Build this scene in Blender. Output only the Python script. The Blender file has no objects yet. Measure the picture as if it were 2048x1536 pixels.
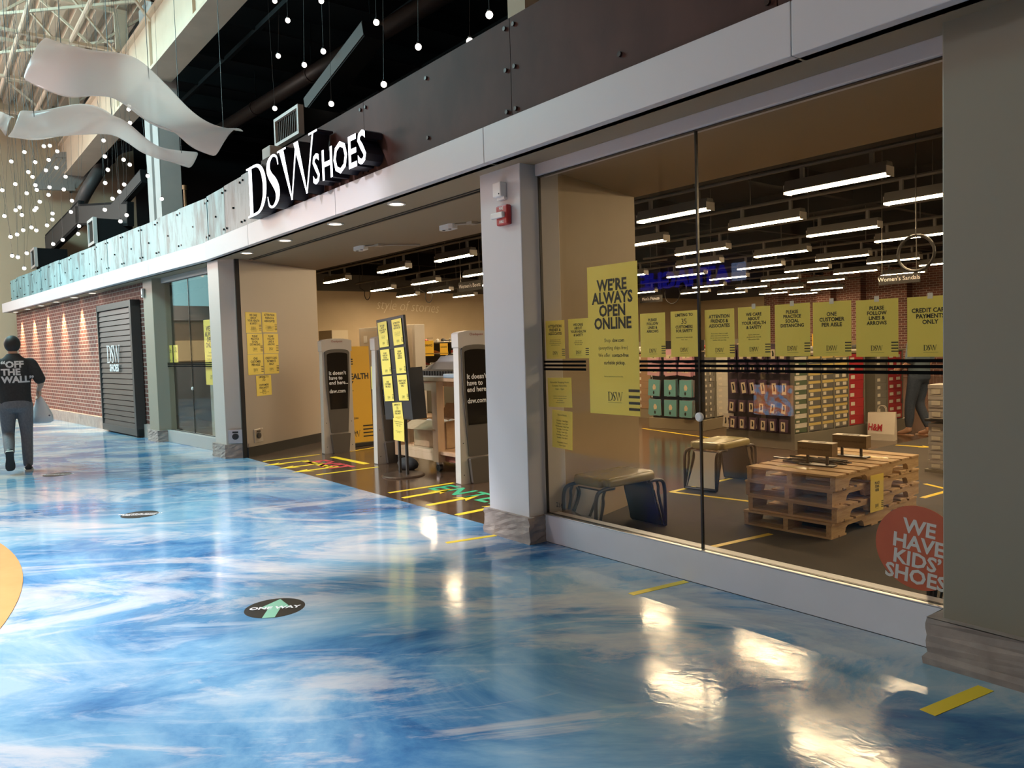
import bpy, bmesh, math, random
from mathutils import Vector as V, Matrix as MX, Euler
from mathutils.bvhtree import BVHTree
random.seed(4)
R = math.radians
SC = bpy.context.scene
COL = SC.collection
# ---------------------------------------------------------------- camera
FPX = 1535.0
CROT = MX(((.617, -.021, .787), (.786, .053, -.615), (-.029, .998, .050))).to_quaternion().to_matrix()
CAM = V((0, 0, 1.5))
_c = bpy.data.cameras.new('camera'); _c.sensor_width = 36; _c.lens = FPX / 2048 * 36; _c.clip_end = 200
_co = bpy.data.objects.new('camera', _c); COL.objects.link(_co)
_co.matrix_world = MX.Translation(CAM) @ CROT.to_4x4()
SC.camera = _co
# ---------------------------------------------------------------- world, exposure
SC.view_settings.view_transform = 'Standard'; SC.view_settings.look = 'None'
SC.view_settings.exposure = 0.0; SC.view_settings.gamma = 1.0
W = bpy.data.worlds.new('world'); SC.world = W; W.use_nodes = True
W.node_tree.nodes['Background'].inputs[0].default_value = (.78, .82, .92, 1)
W.node_tree.nodes['Background'].inputs[1].default_value = .1
# large sources: hall daylight, plus lamps added for fascia and roof (panes are built further down)
def area(name, loc, rot, sx, sy, power, col):
    l = bpy.data.lights.new(name, 'AREA'); l.shape = 'RECTANGLE'; l.size = sx; l.size_y = sy; l.energy = power; l.color = col
    o = bpy.data.objects.new(name, l); COL.objects.link(o); o.location = loc; o.rotation_euler = rot
    return o
area('clerestory_daylight', (-6, -8.6, 8.2), (R(55), 0, 0), 28, 1.1, 170, (.90, .92, 1))
_r = area('rooflight_daylight', (-9, -5, 8.5), (0, 0, 0), .6, .6, 540, (.95, .93, 1)); _r.rotation_euler = V((3.3, 4.8, -8.5)).to_track_quat('-Z', 'Y').to_euler(); _r.data.spread = R(66)
area('added_cyan_lamp', (-16, -1.6, 8.3), (R(22), 0, 0), 8, 1.6, 1250, (.46, .93, 1))  # cyan lamp added overhead to tint the far fascia
area('atrium_daylight', (-24.5, -4.5, 5.2), (R(62), 0, R(-50)), 4, 3, 800, (1, .78, .69))
area('added_roof_uplight', (-14, -4.6, 6.3), (R(180), 0, 0), 20, .4, 620, (1, .74, .52))  # warm lamp added to brighten the roof from below

# ---------------------------------------------------------------- pixel -> world helpers (camera maths of the photograph)
def ray(px, py): return CROT @ V(((px - 1024) / FPX, (768 - py) / FPX, -1))
def onp(px, py, q, n):
    r = ray(px, py); return CAM + r * ((V(q) - CAM).dot(V(n)) / r.dot(V(n)))
def onY(px, py, y): return onp(px, py, (0, y, 0), (0, 1, 0))
def onX(px, py, x): return onp(px, py, (x, 0, 0), (1, 0, 0))
def onZ(px, py, z=0): return onp(px, py, (0, 0, z), (0, 0, 1))

# ---------------------------------------------------------------- materials
_M = {}
def mat(name, col=(.8, .8, .8), rough=.5, metal=0, emit=None, es=0, spec=None, alpha=None, coat=0):
    if name in _M: return _M[name]
    m = bpy.data.materials.new(name); m.use_nodes = True
    b = m.node_tree.nodes['Principled BSDF']
    b.inputs['Base Color'].default_value = (*col, 1); b.inputs['Roughness'].default_value = rough; b.inputs['Metallic'].default_value = metal
    if emit: b.inputs['Emission Color'].default_value = (*emit, 1); b.inputs['Emission Strength'].default_value = es
    if spec is not None: b.inputs['Specular IOR Level'].default_value = spec
    if coat: b.inputs['Coat Weight'].default_value = coat; b.inputs['Coat Roughness'].default_value = .08
    _M[name] = m
    return m
def nt(m): return m.node_tree, m.node_tree.nodes, m.node_tree.links, m.node_tree.nodes['Principled BSDF']
def coords(m, scale=(1, 1, 1), rot=(0, 0, 0), kind='Object', loc=(0, 0, 0)):
    t, n, l, b = nt(m)
    tc = n.new('ShaderNodeTexCoord'); mp = n.new('ShaderNodeMapping')
    mp.inputs['Scale'].default_value = scale; mp.inputs['Rotation'].default_value = rot; mp.inputs['Location'].default_value = loc
    l.new(tc.outputs[kind], mp.inputs['Vector']); return mp.outputs['Vector']
def coords2(m, rot, scale, loc=(0, 0, 0)):     # turn first, then stretch
    t, n, l, b = nt(m); a = coords(m, (1, 1, 1), (0, 0, rot), loc=loc); mp = n.new('ShaderNodeMapping'); mp.inputs['Scale'].default_value = scale; l.new(a, mp.inputs['Vector']); return mp.outputs['Vector']
def noise(m, vec, scale, detail=4, rough=.55, dist=0):
    t, n, l, b = nt(m); x = n.new('ShaderNodeTexNoise')
    x.inputs['Scale'].default_value = scale; x.inputs['Detail'].default_value = detail; x.inputs['Roughness'].default_value = rough; x.inputs['Distortion'].default_value = dist
    l.new(vec, x.inputs['Vector']); return x.outputs['Fac']
def ramp(m, fac, stops):
    t, n, l, b = nt(m); x = n.new('ShaderNodeValToRGB'); e = x.color_ramp.elements
    while len(e) < len(stops): e.new(.5)
    for i, (p, c) in enumerate(stops): e[i].position = p; e[i].color = (*c, 1)
    l.new(fac, x.inputs['Fac']); return x.outputs['Color']
def mixc(m, fac, a, bb):
    t, n, l, b = nt(m); x = n.new('ShaderNodeMix'); x.data_type = 'RGBA'
    for s, v in ((x.inputs[0], fac), (x.inputs[6], a), (x.inputs[7], bb)):
        if hasattr(v, 'is_linked'): l.new(v, s)
        else: s.default_value = v if isinstance(v, (int, float)) else (*v, 1)
    return x.outputs[2]
def setcol(m, c): t, n, l, b = nt(m); l.new(c, b.inputs['Base Color'])
def bump(m, h, s=.2, d=.01):
    t, n, l, b = nt(m); x = n.new('ShaderNodeBump'); x.inputs['Strength'].default_value = s; x.inputs['Distance'].default_value = d
    l.new(h, x.inputs['Height']); l.new(x.outputs['Normal'], b.inputs['Normal'])
def speckle(name, c1, c2, scale=8, rough=.6, bs=0, stretch=(1, 1, 1), lo=.35, hi=.65, metal=0, rot=(0, 0, 0), detail=5):
    if name in _M: return _M[name]
    m = mat(name, c1, rough, metal); v = coords(m, stretch, rot); f = noise(m, v, scale, detail)
    setcol(m, ramp(m, f, [(lo, c1), (hi, c2)]))
    if bs: bump(m, f, bs)
    return m

YEL = mat('yellow_paper', (.88, .71, .13), .55); BLK = mat('black_print', (.015, .013, .012), .5)
YTAPE = mat('yellow_tape', (.88, .64, .03), .4); WHT = mat('white_plastic', (.8, .78, .76), .4)
WTX = mat('white_print', (.85, .84, .84), .5); DARK = mat('black_metal', (.02, .018, .018), .4)
STEEL = mat('brushed_steel', (.55, .55, .56), .32, 1); GREY = mat('grey_plastic', (.33, .31, .29), .45)
LAV = mat('white_panel_paint', (.60, .585, .61), .42)
TAUPE_SHADE = mat('taupe_paint_and_shade', (.27, .245, .19), .5)  # taupe paint, darkened to carry the right-hand pillar's shade
CREAM = speckle('beige_wall_paint', (.37, .29, .19), (.355, .278, .18), 3, .6)
CARD = speckle('cardboard', (.5, .34, .19), (.44, .29, .16), 12, .8)

# ---------------------------------------------------------------- mesh builder
class G:
    def __init__(s): s.v = []; s.f = []; s.mi = []; s.M = None
    def add(s, vs, fs, m=0):
        k = len(s.v)
        for p in vs: s.v.append(tuple(s.M @ V(p)) if s.M else tuple(p))
        for f in fs: s.f.append([k + i for i in f]); s.mi.append(m)
        return s
    def box(s, x0, x1, y0, y1, z0, z1, m=0):
        return s.add([(x, y, z) for z in (z0, z1) for y in (y0, y1) for x in (x0, x1)],
                     [(0, 2, 3, 1), (4, 5, 7, 6), (0, 1, 5, 4), (2, 6, 7, 3), (0, 4, 6, 2), (1, 3, 7, 5)], m)
    def hexa(s, b, t, m=0):           # bottom quad, top quad (same winding, ccw seen from top)
        return s.add(list(b) + list(t), [(3, 2, 1, 0), (4, 5, 6, 7), (0, 1, 5, 4), (1, 2, 6, 5), (2, 3, 7, 6), (3, 0, 4, 7)], m)
    def prism(s, poly, z0, z1, m=0, ms=None):   # 2d polygon in xy
        n = len(poly); ms = m if ms is None else ms
        a = sum(poly[i][0] * poly[(i + 1) % n][1] - poly[(i + 1) % n][0] * poly[i][1] for i in range(n))
        if a < 0: poly = poly[::-1]
        k = [(x, y, z0) for x, y in poly] + [(x, y, z1) for x, y in poly]
        s.add(k, [tuple(range(n - 1, -1, -1)), tuple(range(n, 2 * n))], m)
        return s.add(k, [(i, (i + 1) % n, n + (i + 1) % n, n + i) for i in range(n)], ms)
    def beam(s, p, q, w, h, m=0, up=(0, 0, 1)):  # box beam between two points
        p, q = V(p), V(q); d = (q - p).normalized(); a = d.cross(V(up))
        a = a.normalized() if a.length > 1e-4 else V((1, 0, 0)); u = a.cross(d); a = a * w / 2; u = u * h / 2
        return s.hexa([p - a - u, p + a - u, q + a - u, q - a - u], [p - a + u, p + a + u, q + a + u, q - a + u], m)
    def tube(s, pts, r, n=10, m=0, closed=False):
        pts = [V(p) for p in pts]; N = len(pts); vs = []; prev = None
        for i, p in enumerate(pts):
            a = pts[i - 1] if (i or closed) else p; b = pts[(i + 1) % N] if (i < N - 1 or closed) else p
            d = (b - a).normalized()
            if prev is None:
                x = d.cross(V((0, 0, 1)));
                if x.length < .05: x = d.cross(V((0, 1, 0)))
            else: x = prev - d * prev.dot(d)
            x.normalize(); prev = x; y = d.cross(x); rr = r[i] if isinstance(r, (list, tuple)) else r
            vs += [p + (x * math.cos(t) + y * math.sin(t)) * rr for t in [2 * math.pi * j / n for j in range(n)]]
        fs = []
        for i in range(N if closed else N - 1):
            k = (i + 1) % N
            fs += [(i * n + j, i * n + (j + 1) % n, k * n + (j + 1) % n, k * n + j) for j in range(n)]
        if not closed: fs += [tuple(range(n - 1, -1, -1)), tuple((N - 1) * n + j for j in range(n))]
        return s.add(vs, fs, m)
    def lathe(s, prof, n=24, c=(0, 0, 0), m=0):   # (r, z) profile about z
        vs = [(c[0] + r * math.cos(2 * math.pi * j / n), c[1] + r * math.sin(2 * math.pi * j / n), c[2] + z) for r, z in prof for j in range(n)]
        fs = [(i * n + j, i * n + (j + 1) % n, (i + 1) * n + (j + 1) % n, (i + 1) * n + j) for i in range(len(prof) - 1) for j in range(n)]
        fs += [tuple(range(n - 1, -1, -1)), tuple((len(prof) - 1) * n + j for j in range(n))]
        return s.add(vs, fs, m)
    def ball(s, c, rx, ry=None, rz=None, n=14, k=9, m=0):
        ry = rx if ry is None else ry; rz = rx if rz is None else rz
        prof = [(math.sin(math.pi * i / k), -math.cos(math.pi * i / k)) for i in range(k + 1)]; prof[0] = (.02, -1); prof[-1] = (.02, 1)
        vs = [(c[0] + rx * r * math.cos(2 * math.pi * j / n), c[1] + ry * r * math.sin(2 * math.pi * j / n), c[2] + rz * z) for r, z in prof for j in range(n)]
        fs = [(i * n + j, i * n + (j + 1) % n, (i + 1) * n + (j + 1) % n, (i + 1) * n + j) for i in range(k) for j in range(n)]
        fs += [tuple(range(n - 1, -1, -1)), tuple(k * n + j for j in range(n))]
        return s.add(vs, fs, m)
    def rings(s, rings, n=16, m=0):   # list of (center, rx, ry) horizontal-ish ellipses
        vs = [(c[0] + a * math.cos(2 * math.pi * j / n), c[1] + b * math.sin(2 * math.pi * j / n), c[2]) for c, a, b in rings for j in range(n)]
        fs = [(i * n + j, i * n + (j + 1) % n, (i + 1) * n + (j + 1) % n, (i + 1) * n + j) for i in range(len(rings) - 1) for j in range(n)]
        fs += [tuple(range(n - 1, -1, -1)), tuple((len(rings) - 1) * n + j for j in range(n))]
        return s.add(vs, fs, m)
    def grid(s, rows, m=0):
        w = len(rows[0]); vs = [p for r in rows for p in r]
        return s.add(vs, [(i * w + j, i * w + j + 1, (i + 1) * w + j + 1, (i + 1) * w + j) for i in range(len(rows) - 1) for j in range(w - 1)], m)
    def mesh(s, me, m=0, T=None):     # merge another mesh datablock
        s2 = s.M; s.M = T if T is not None else s2
        s.add([v.co for v in me.vertices], [tuple(p.vertices) for p in me.polygons], m); s.M = s2; return s
    def data(s, name, mats, smooth=False):
        me = bpy.data.meshes.new(name); me.from_pydata(s.v, [], s.f)
        for mm in (mats if isinstance(mats, (list, tuple)) else [mats]): me.materials.append(mm)
        me.polygons.foreach_set('material_index', s.mi)
        if smooth: me.polygons.foreach_set('use_smooth', [True] * len(s.f))
        me.update(); return me
    def obj(s, name, mats, parent=None, smooth=False, bevel=0, sub=0, solid=0, loc=None, rot=None, seg=2, ang=None):
        return link(name, s.data(name, mats, smooth), parent, bevel, sub, solid, loc, rot, seg, ang)
def link(name, me, parent=None, bevel=0, sub=0, solid=0, loc=None, rot=None, seg=2, ang=None):
    o = bpy.data.objects.new(name, me); COL.objects.link(o)
    if parent: o.parent = parent
    if loc is not None: o.location = loc
    if rot is not None: o.rotation_euler = rot
    if solid: d = o.modifiers.new('solid', 'SOLIDIFY'); d.thickness = solid; d.offset = 0
    if bevel: d = o.modifiers.new('bevel', 'BEVEL'); d.width = bevel; d.segments = seg; d.limit_method = 'ANGLE'; d.angle_limit = R(ang or 40)
    if sub: d = o.modifiers.new('sub', 'SUBSURF'); d.levels = sub; d.render_levels = sub
    return o
def tag(o, label, cat, group=None):
    o['label'] = label; o['category'] = cat
    if group: o['group'] = group
    return o
def thing(name, label, cat, loc=(0, 0, 0), rz=0, group=None, mw=None):
    o = bpy.data.objects.new(name, None); COL.objects.link(o); o.empty_display_size = .1
    o.location = loc; o.rotation_euler = (0, 0, rz)
    if mw is not None: o.matrix_world = mw
    return tag(o, label, cat, group)
def struct(o, label=None):
    o['kind'] = 'structure'
    if label: o['label'] = label
    return o
def dup(root, mw, label=None, group=None):
    def cp(o, par):
        c = o.copy(); COL.objects.link(c)
        if par: c.parent = par
        for ch in o.children: cp(ch, c)
        return c
    r = cp(root, None); r.matrix_world = mw
    if label: r['label'] = label
    if group: r['group'] = group
    return r
def T(x, y, z): return MX.Translation((x, y, z))
def RZ(a): return MX.Rotation(a, 4, 'Z')
def RX(a): return MX.Rotation(a, 4, 'X')
FACE = RX(math.pi / 2)                # local xy plane -> facing -Y
LM = T(-11.4, 3.75, 0) @ RZ(R(5))     # frame of the far part of the shopfront, which bends 5 degrees
def onL(px, py, yl):                  # pixel -> local point on that part
    n = LM.to_3x3() @ V((0, 1, 0)); return LM.inverted() @ onp(px, py, LM @ V((0, yl, 0)), n)

def nth(i): return '%d%s' % (i, 'th' if 10 < i % 100 < 14 else {1: 'st', 2: 'nd', 3: 'rd'}.get(i % 10, 'th'))
# ---------------------------------------------------------------- lettering
_T = {}
def text(body, size, bold=0, align='CENTER', ls=1.0, ext=0, res=2, sx=1.0, cs=1.0):
    k = (body, size, bold, align, ls, ext, res, sx, cs)
    if k not in _T:
        c = bpy.data.curves.new('text', 'FONT'); c.body = body; c.size = size; c.offset = bold * size; c.align_x = align
        c.space_line = ls; c.extrude = ext; c.resolution_u = res; c.space_character = cs
        o = bpy.data.objects.new('text', c); me = bpy.data.meshes.new_from_object(o)
        bpy.data.objects.remove(o); bpy.data.curves.remove(c)
        if sx != 1: me.transform(MX.Diagonal((sx, 1, 1, 1)))
        _T[k] = me
    return _T[k]
def crom(P, k=6):                     # smooth curve through tuples
    out = []; n = len(P)
    for i in range(n - 1):
        a, b, c, d = P[max(i - 1, 0)], P[i], P[i + 1], P[min(i + 2, n - 1)]
        for j in range(k):
            t = j / k
            out.append(tuple(.5 * (2 * b[q] + (c[q] - a[q]) * t + (2 * a[q] - 5 * b[q] + 4 * c[q] - d[q]) * t * t + (3 * b[q] - a[q] - 3 * c[q] + d[q]) * t ** 3) for q in range(len(b))))
    out.append(tuple(P[-1])); return out
def serif_letter(g, ch, x, z0, z1, sx=1.0, k=6, sc=1.0, m=0, ms=None, y=0):
    """one letter of the shop's serif wordmark, cap height 1*sc"""
    def P(poly): g.prism([((x + px * sx) * sc, y + py * sc) for px, py in poly], z0, z1, m, ms)
    if ch == 'D':
        P([(.1, .03), (.235, .03), (.235, .97), (.1, .97)]); P([(0, 0), (.34, 0), (.34, .05), (.1, .05), (.0, .03)]); P([(0, 1), (.34, 1), (.34, .95), (.1, .95), (0, .97)])
        A = [R(-90 + 180 * i / (3 * k)) for i in range(3 * k + 1)]
        o = [(.33 + .50 * math.cos(a) ** .8 if math.cos(a) > 0 else .33, .5 + .5 * math.sin(a)) for a in A]; i_ = [(.33 + .355 * max(math.cos(a), 0) ** .8, .5 + .45 * math.sin(a)) for a in A]
        for j in range(len(A) - 1): P([i_[j], o[j], o[j + 1], i_[j + 1]])
    elif ch == 'S':
        c = crom([(.44, .76, .012), (.40, .91, .02), (.27, .975, .025), (.13, .90, .05), (.095, .76, .062), (.16, .62, .072), (.29, .47, .085), (.385, .30, .075), (.37, .13, .055), (.23, .025, .025), (.09, .07, .022), (.04, .25, .01)], k)
        L = []; Q = []
        for j, (px, py, w) in enumerate(c):
            a = c[max(j - 1, 0)]; b = c[min(j + 1, len(c) - 1)]; d = V((b[0] - a[0], b[1] - a[1])).normalized()
            L.append((px - d.y * w, py + d.x * w)); Q.append((px + d.y * w, py - d.x * w))
        for j in range(len(c) - 1): P([L[j], Q[j], Q[j + 1], L[j + 1]])
    else:
        P([(.07, .98), (.22, .98), (.475, .0), (.44, .0)]); P([(.44, 0), (.475, 0), (.68, .93), (.64, .96)]); P([(.58, .98), (.73, .98), (.975, 0), (.94, 0)]); P([(.94, 0), (.975, 0), (1.23, .98), (1.185, .98)])
        P([(0, 1), (.31, 1), (.31, .965), (.0, .965)]); P([(1.08, 1), (1.34, 1), (1.34, .965), (1.08, .965)])
def wordmark(g, sc, z0=0, z1=.0004, sx=1.0, k=3, m=0, y=0, x=None):
    x = -1.29 * sx if x is None else x
    for ch, dx in (('D', 0), ('S', .83), ('W', 1.23)): serif_letter(g, ch, x + dx * sx, z0, z1, sx, k, sc, m, None, y)
# ================================================================ setting
# mall floor: poured floor painted in sea blues, clear glossy coat
m = mat('painted_blue_floor', (.1, .3, .5), .16, coat=.0); _t, _n, _l, _b = nt(m)
q52 = R(-50)
w1 = noise(m, coords2(m, q52, (.7, 1.0, 1)), .95, 8, .66, .7); w2 = noise(m, coords2(m, q52, (.5, 1.1, 1), (7.3, .6, 0)), .85, 9, .68, 1.5); w3 = noise(m, coords2(m, R(-58), (.6, 2.2, 1), (1, 7, 0)), 1.7, 8, .66, 1.0); w4 = noise(m, coords2(m, q52, (1, 1, 1), (2, 8, 0)), .35, 3, .5, .8)
c = ramp(m, w1, [(.34, (.014, .085, .24)), (.44, (.055, .19, .38)), (.54, (.15, .32, .49)), (.66, (.32, .45, .55))])
c = mixc(m, ramp(m, w4, [(.48, (0, 0, 0)), (.66, (.30, .30, .30))]), c, (.20, .42, .47))
c = mixc(m, ramp(m, w3, [(.53, (0, 0, 0)), (.66, (.5, .5, .5))]), c, (.46, .53, .58))
setcol(m, mixc(m, ramp(m, w2, [(.49, (0, 0, 0)), (.545, (.45, .45, .45)), (.66, (.8, .8, .8))]), c, (.60, .57, .55)))
bn = noise(m, coords(m, (1, 1, 1)), 14, 3, .55, .5); bump(m, bn, .055, .012)
rr = noise(m, coords(m), 3.5, 5, .6); _l.new(ramp(m, rr, [(.3, (.07,) * 3), (.7, (.17,) * 3)]), _b.inputs['Roughness'])
struct(G().box(-45, 10, -9, 3.745, -.1, 0).obj('floor', m))
m = speckle('dark_brown_tile', (.055, .03, .018), (.085, .05, .03), 5, .14, 0, (1, 1, 1))
g = G(); g.box(-24, -5.0, 3.745, 5.4, -.1, 0); g.box(-24, -5.0, 5.4, 28.4, -.1, 0); g.box(-5.0, -4.3, 3.745, 3.9, -.1, 0); struct(g.obj('floor', m))
m = mat('carpet_tile', (.06, .05, .045), .9); v = coords(m, (1.6, 1.6, 1)); _t, _n, _l, _b = nt(m)
ck = _n.new('ShaderNodeTexBrick'); ck.inputs['Color1'].default_value = (.075, .06, .05, 1); ck.inputs['Color2'].default_value = (.05, .042, .038, 1); ck.inputs['Mortar'].default_value = (.055, .046, .04, 1)
ck.inputs['Scale'].default_value = 1; ck.inputs['Mortar Size'].default_value = .002; ck.inputs['Brick Width'].default_value = 1.6; ck.inputs['Row Height'].default_value = .4
_l.new(v, ck.inputs['Vector']); setcol(m, mixc(m, noise(m, v, 60, 3), ck.outputs['Color'], (.085, .07, .058)))
struct(G().box(-5.0, 8, 3.9, 28.4, -.1, 0).obj('floor', m))
g = G(); g.lathe([(5.60, 0), (5.60, .003)], 160); o = struct(g.obj('floor', speckle('ochre_painted_floor', (.62, .32, .12), (.56, .28, .10), 2, .2), loc=(-6.75, -5.04, 0)))

# ---- right-hand part of the shopfront (runs along x)
BRN = speckle('oxidised_brown_panel', (.060, .028, .024), (.085, .040, .033), 2.2, .62, 0, (1, 1, .6), metal=0)
BRN.node_tree.nodes['Principled BSDF'].inputs['Specular IOR Level'].default_value = .2
def patina(name, base, dark, streak):
    m = mat(name, base, .45, .25); v = coords(m, (1.6, 1.6, .35)); a = noise(m, v, 3.2, 8, .72, .4); b2 = noise(m, coords(m, (14, 14, .8)), 1.6, 6, .6)
    k = ramp(m, a, [(.40, dark), (.55, base)]); setcol(m, mixc(m, ramp(m, b2, [(.55, (0, 0, 0)), (.75, (.6, .6, .6))]), k, streak)); return m
PAT = [patina('blue_green_patina', (.17, .33, .36), (.06, .12, .13), (.24, .42, .45)), patina('pale_patina', (.24, .42, .45), (.09, .16, .17), (.17, .30, .32)), patina('grey_patina', (.16, .20, .21), (.07, .08, .085), (.2, .24, .25))]
XR = 2.5
FB = V((-11.37, 3.401, 0))
def fascia_local(x): return LM @ V((x, -.35, 0))
g = G()   # white fascia band, both parts with a plain butt joint every few metres
xs = [-11.37, -9.6, -7.1, -4.6, -2.1, .4, XR]
for a, b in zip(xs, xs[1:]): g.box(a + .002, b - .002, 3.40, 3.52, 2.845, 3.105)
g.M = LM
xs = [-14.6, -12.4, -9.9, -7.4, -4.9, -2.4, 0.03]
for a, b in zip(xs, xs[1:]): g.box(a + .002, b - .002, -.35, -.22, 2.845, 3.095)
g.M = None
g.box(-11.37, XR, 3.42, 3.5, 3.0, 3.11); g.M = LM; g.box(-14.6, .03, -.33, -.24, 2.9, 3.10); g.M = None
struct(g.obj('fascia', LAV, bevel=.004))
g = G()   # cladding above the fascia: riveted sheets
def sheet(x0, x1, y, z0, z1, m):
    g.box(x0 + .003, x1 - .003, y - random.uniform(0, .012), y + .03, z0, z1, m)
    for x in (x0 + .06, x1 - .06):
        for z in (z0 + .10, z1 - .07): g.box(x - .012, x + .012, y - .02, y - .004, z - .012, z + .012, 3)
    g.box((x0 + x1) / 2 - .012, (x0 + x1) / 2 + .012, y - .02, y, (z0 + z1) / 2 - .024, (z0 + z1) / 2, 3)
xs = [-11.37, -10.6, -9.9, -9.16]
for i, (a, b) in enumerate(zip(xs, xs[1:])): sheet(a, b, 3.46, 3.09, 3.75 + .01 * i, 2 if i else 0)
xs = [-9.16, -6.52, -4.31, -2.2, .1, XR]
for a, b in zip(xs, xs[1:]):
    g.box(a + .003, b - .003, 3.445, 3.49, 3.09, 3.80, 4)
    for x in (a + .05, b - .05):
        for z in (3.16, 3.45, 3.74): g.tube([(x, 3.447, z), (x, 3.43, z)], .016, 8, 5)
    for z in (3.22, 3.7): g.tube([((a + b) / 2, 3.447, z), ((a + b) / 2, 3.43, z)], .016, 8, 5)
g.M = LM
x = -13.6
while x < -.05:
    wd = random.choice((.72, .8, .9, 1.0)); e = min(x + wd, .02)
    if .02 - e < .4: e = .02
    sheet(x, e, -.29, 3.08, 3.67 + .06 * (x + 13.6) / 13.6 + random.uniform(-.015, .015), random.choice((0, 0, 1))); x = e
g.M = None
struct(g.obj('wall_front', PAT + [mat('dark_bolt', (.03, .03, .03), .4, .8), BRN, mat('brown_bolt', (.05, .028, .024), .4, .6)]))
# soffit, roller track, header
CEIL = mat('tan_soffit_paint', (.30, .23, .155), .6)
g = G(); g.box(-11.37, XR, 3.46, 5.4, 2.845, 3.0); g.M = LM; g.box(-14.6, .03, -.26, .6, 2.845, 3.0); g.M = None
g.prism([(-11.37, 3.75), (-12.2, 3.7), (-12.2, 5.4), (-11.37, 5.4)], 2.846, 3.0)
struct(g.obj('ceiling', CEIL))
g = G(); g.box(-11.0, -4.99, 3.90, 3.915, 2.836, 2.846); g.box(-11.0, -4.99, 3.95, 3.975, 2.834, 2.846); struct(g.obj('trim_1', DARK))
g = G(); g.box(-4.44, XR, 3.75, 3.86, 2.76, 2.846); struct(g.obj('trim_2', LAV, bevel=.004))
g = G(); g.box(-4.44, XR, 3.75, 3.9, 0, .205); g.box(-4.44, XR, 3.748, 3.782, .205, .213, 1); struct(g.obj('trim_3', [speckle('lavender_sill_paint', (.70, .69, .75), (.66, .65, .70), 2.5, .4), STEEL], bevel=.003))
# pillars with rough stone bases
STONE = speckle('rough_stone', (.40, .33, .29), (.27, .22, .20), 9, .85, .5, lo=.3, hi=.7)
def pillar(name, poly, mt, z1=2.846, bz=.2, out=.035, extra=None):
    g = G(); g.prism(poly, bz - .02, z1); o = struct(g.obj(name, mt, bevel=.006))
    c = [sum(p[i] for p in poly) / len(poly) for i in (0, 1)]
    big = [(c[0] + (x - c[0]) * (1 + out / max(abs(x - c[0]), .05)), c[1] + (y - c[1]) * (1 + out / max(abs(y - c[1]), .05))) for x, y in poly]
    me = bmesh.new(); g = G(); g.prism(big, 0, bz); b = g.data('stone', STONE); me.from_mesh(b)
    bmesh.ops.subdivide_edges(me, edges=me.edges[:], cuts=7, use_grid_fill=True)
    for q in me.verts:
        if 0.005 < q.co.z: q.co += V((random.uniform(-1, 1), random.uniform(-1, 1), random.uniform(-.6, .6) if q.co.z < bz - .01 else 0)) * .006
        if q.co.z < .05: q.co.x = c[0] + (q.co.x - c[0]) * 1.015; q.co.y = c[1] + (q.co.y - c[1]) * 1.015
    me.to_mesh(b); me.free(); struct(link('pillar_base', b, None, bevel=.0))
    return o
PILM = mat('pale_lavender_paint', (.60, .585, .60), .45)
pillar('pillar', [(-4.965, 3.62), (-4.46, 3.62), (-4.46, 4.0), (-4.965, 4.0)], PILM)
pillar('pillar', [(-1.505, 3.61), (.3, 3.61), (.3, 4.05), (-1.505, 4.05)], TAUPE_SHADE, bz=.215, out=.05)
a, b_, c_ = [onZ(*p) for p in ((433, 912), (452, 917), (496, 915))]
pillar('pillar', [(a.x, a.y), (b_.x, b_.y + .02), (c_.x - .03, c_.y), (-11.28, 3.93), (-11.75, 3.95)], mat('beige_pillar_paint', (.52, .47, .43), .42))
pillar('pillar', [tuple((LM @ V(p + (0,)))[:2]) for p in ((-3.42, -.13), (-2.95, -.13), (-2.80, .12), (-3.42, .12))], TAUPE_SHADE)
# vestibule side walls (they run back at a slight angle)
BB = mat('black_baseboard', (.012, .011, .01), .35)
WG = mat('warm_grey_wall_paint', (.42, .365, .31), .45)
def slab(p, q, th, z0, z1, m, name):
    p, q = V((*p, 0)), V((*q, 0)); d = (q - p).normalized(); n = V((-d.y, d.x, 0)) * th
    g = G(); g.hexa([p + V((0, 0, z0)), q + V((0, 0, z0)), q + n + V((0, 0, z0)), p + n + V((0, 0, z0))], [p + V((0, 0, z1)), q + V((0, 0, z1)), q + n + V((0, 0, z1)), p + n + V((0, 0, z1))])
    return struct(g.obj(name, m))
slab((-11.03, 3.75), (-12.03, 5.36), .12, 0, 2.845, WG, 'wall_left')
slab((-11.02, 3.76), (-12.01, 5.355), .02, 0, .145, BB, 'baseboard_left').location = (.012, .008, 0)
slab((-4.50, 3.88), (-4.95, 5.38), .14, 0, 2.845, CREAM, 'wall_right')
g = G(); g.box(-11.06, -11.03, 3.70, 3.76, 0, 2.845); struct(g.obj('trim_4', DARK))
# ---- far part of the shopfront
m = mat('red_brick', (.3, .1, .07), .75); _t, _n, _l, _b = nt(m)
tc = _n.new('ShaderNodeTexCoord'); sp = _n.new('ShaderNodeSeparateXYZ'); cb = _n.new('ShaderNodeCombineXYZ'); _l.new(tc.outputs['Object'], sp.inputs[0]); _l.new(sp.outputs[0], cb.inputs[0]); _l.new(sp.outputs[2], cb.inputs[1])
bk = _n.new('ShaderNodeTexBrick'); _l.new(cb.outputs[0], bk.inputs['Vector'])
for k, q in (('Color1', (.20, .065, .045, 1)), ('Color2', (.125, .045, .035, 1)), ('Mortar', (.42, .33, .28, 1))): bk.inputs[k].default_value = q
for k, q in (('Scale', 1), ('Mortar Size', .009), ('Brick Width', .225), ('Row Height', .082), ('Mortar Smooth', .1)): bk.inputs[k].default_value = q
setcol(m, bk.outputs['Color']); BRICK = m
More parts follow.
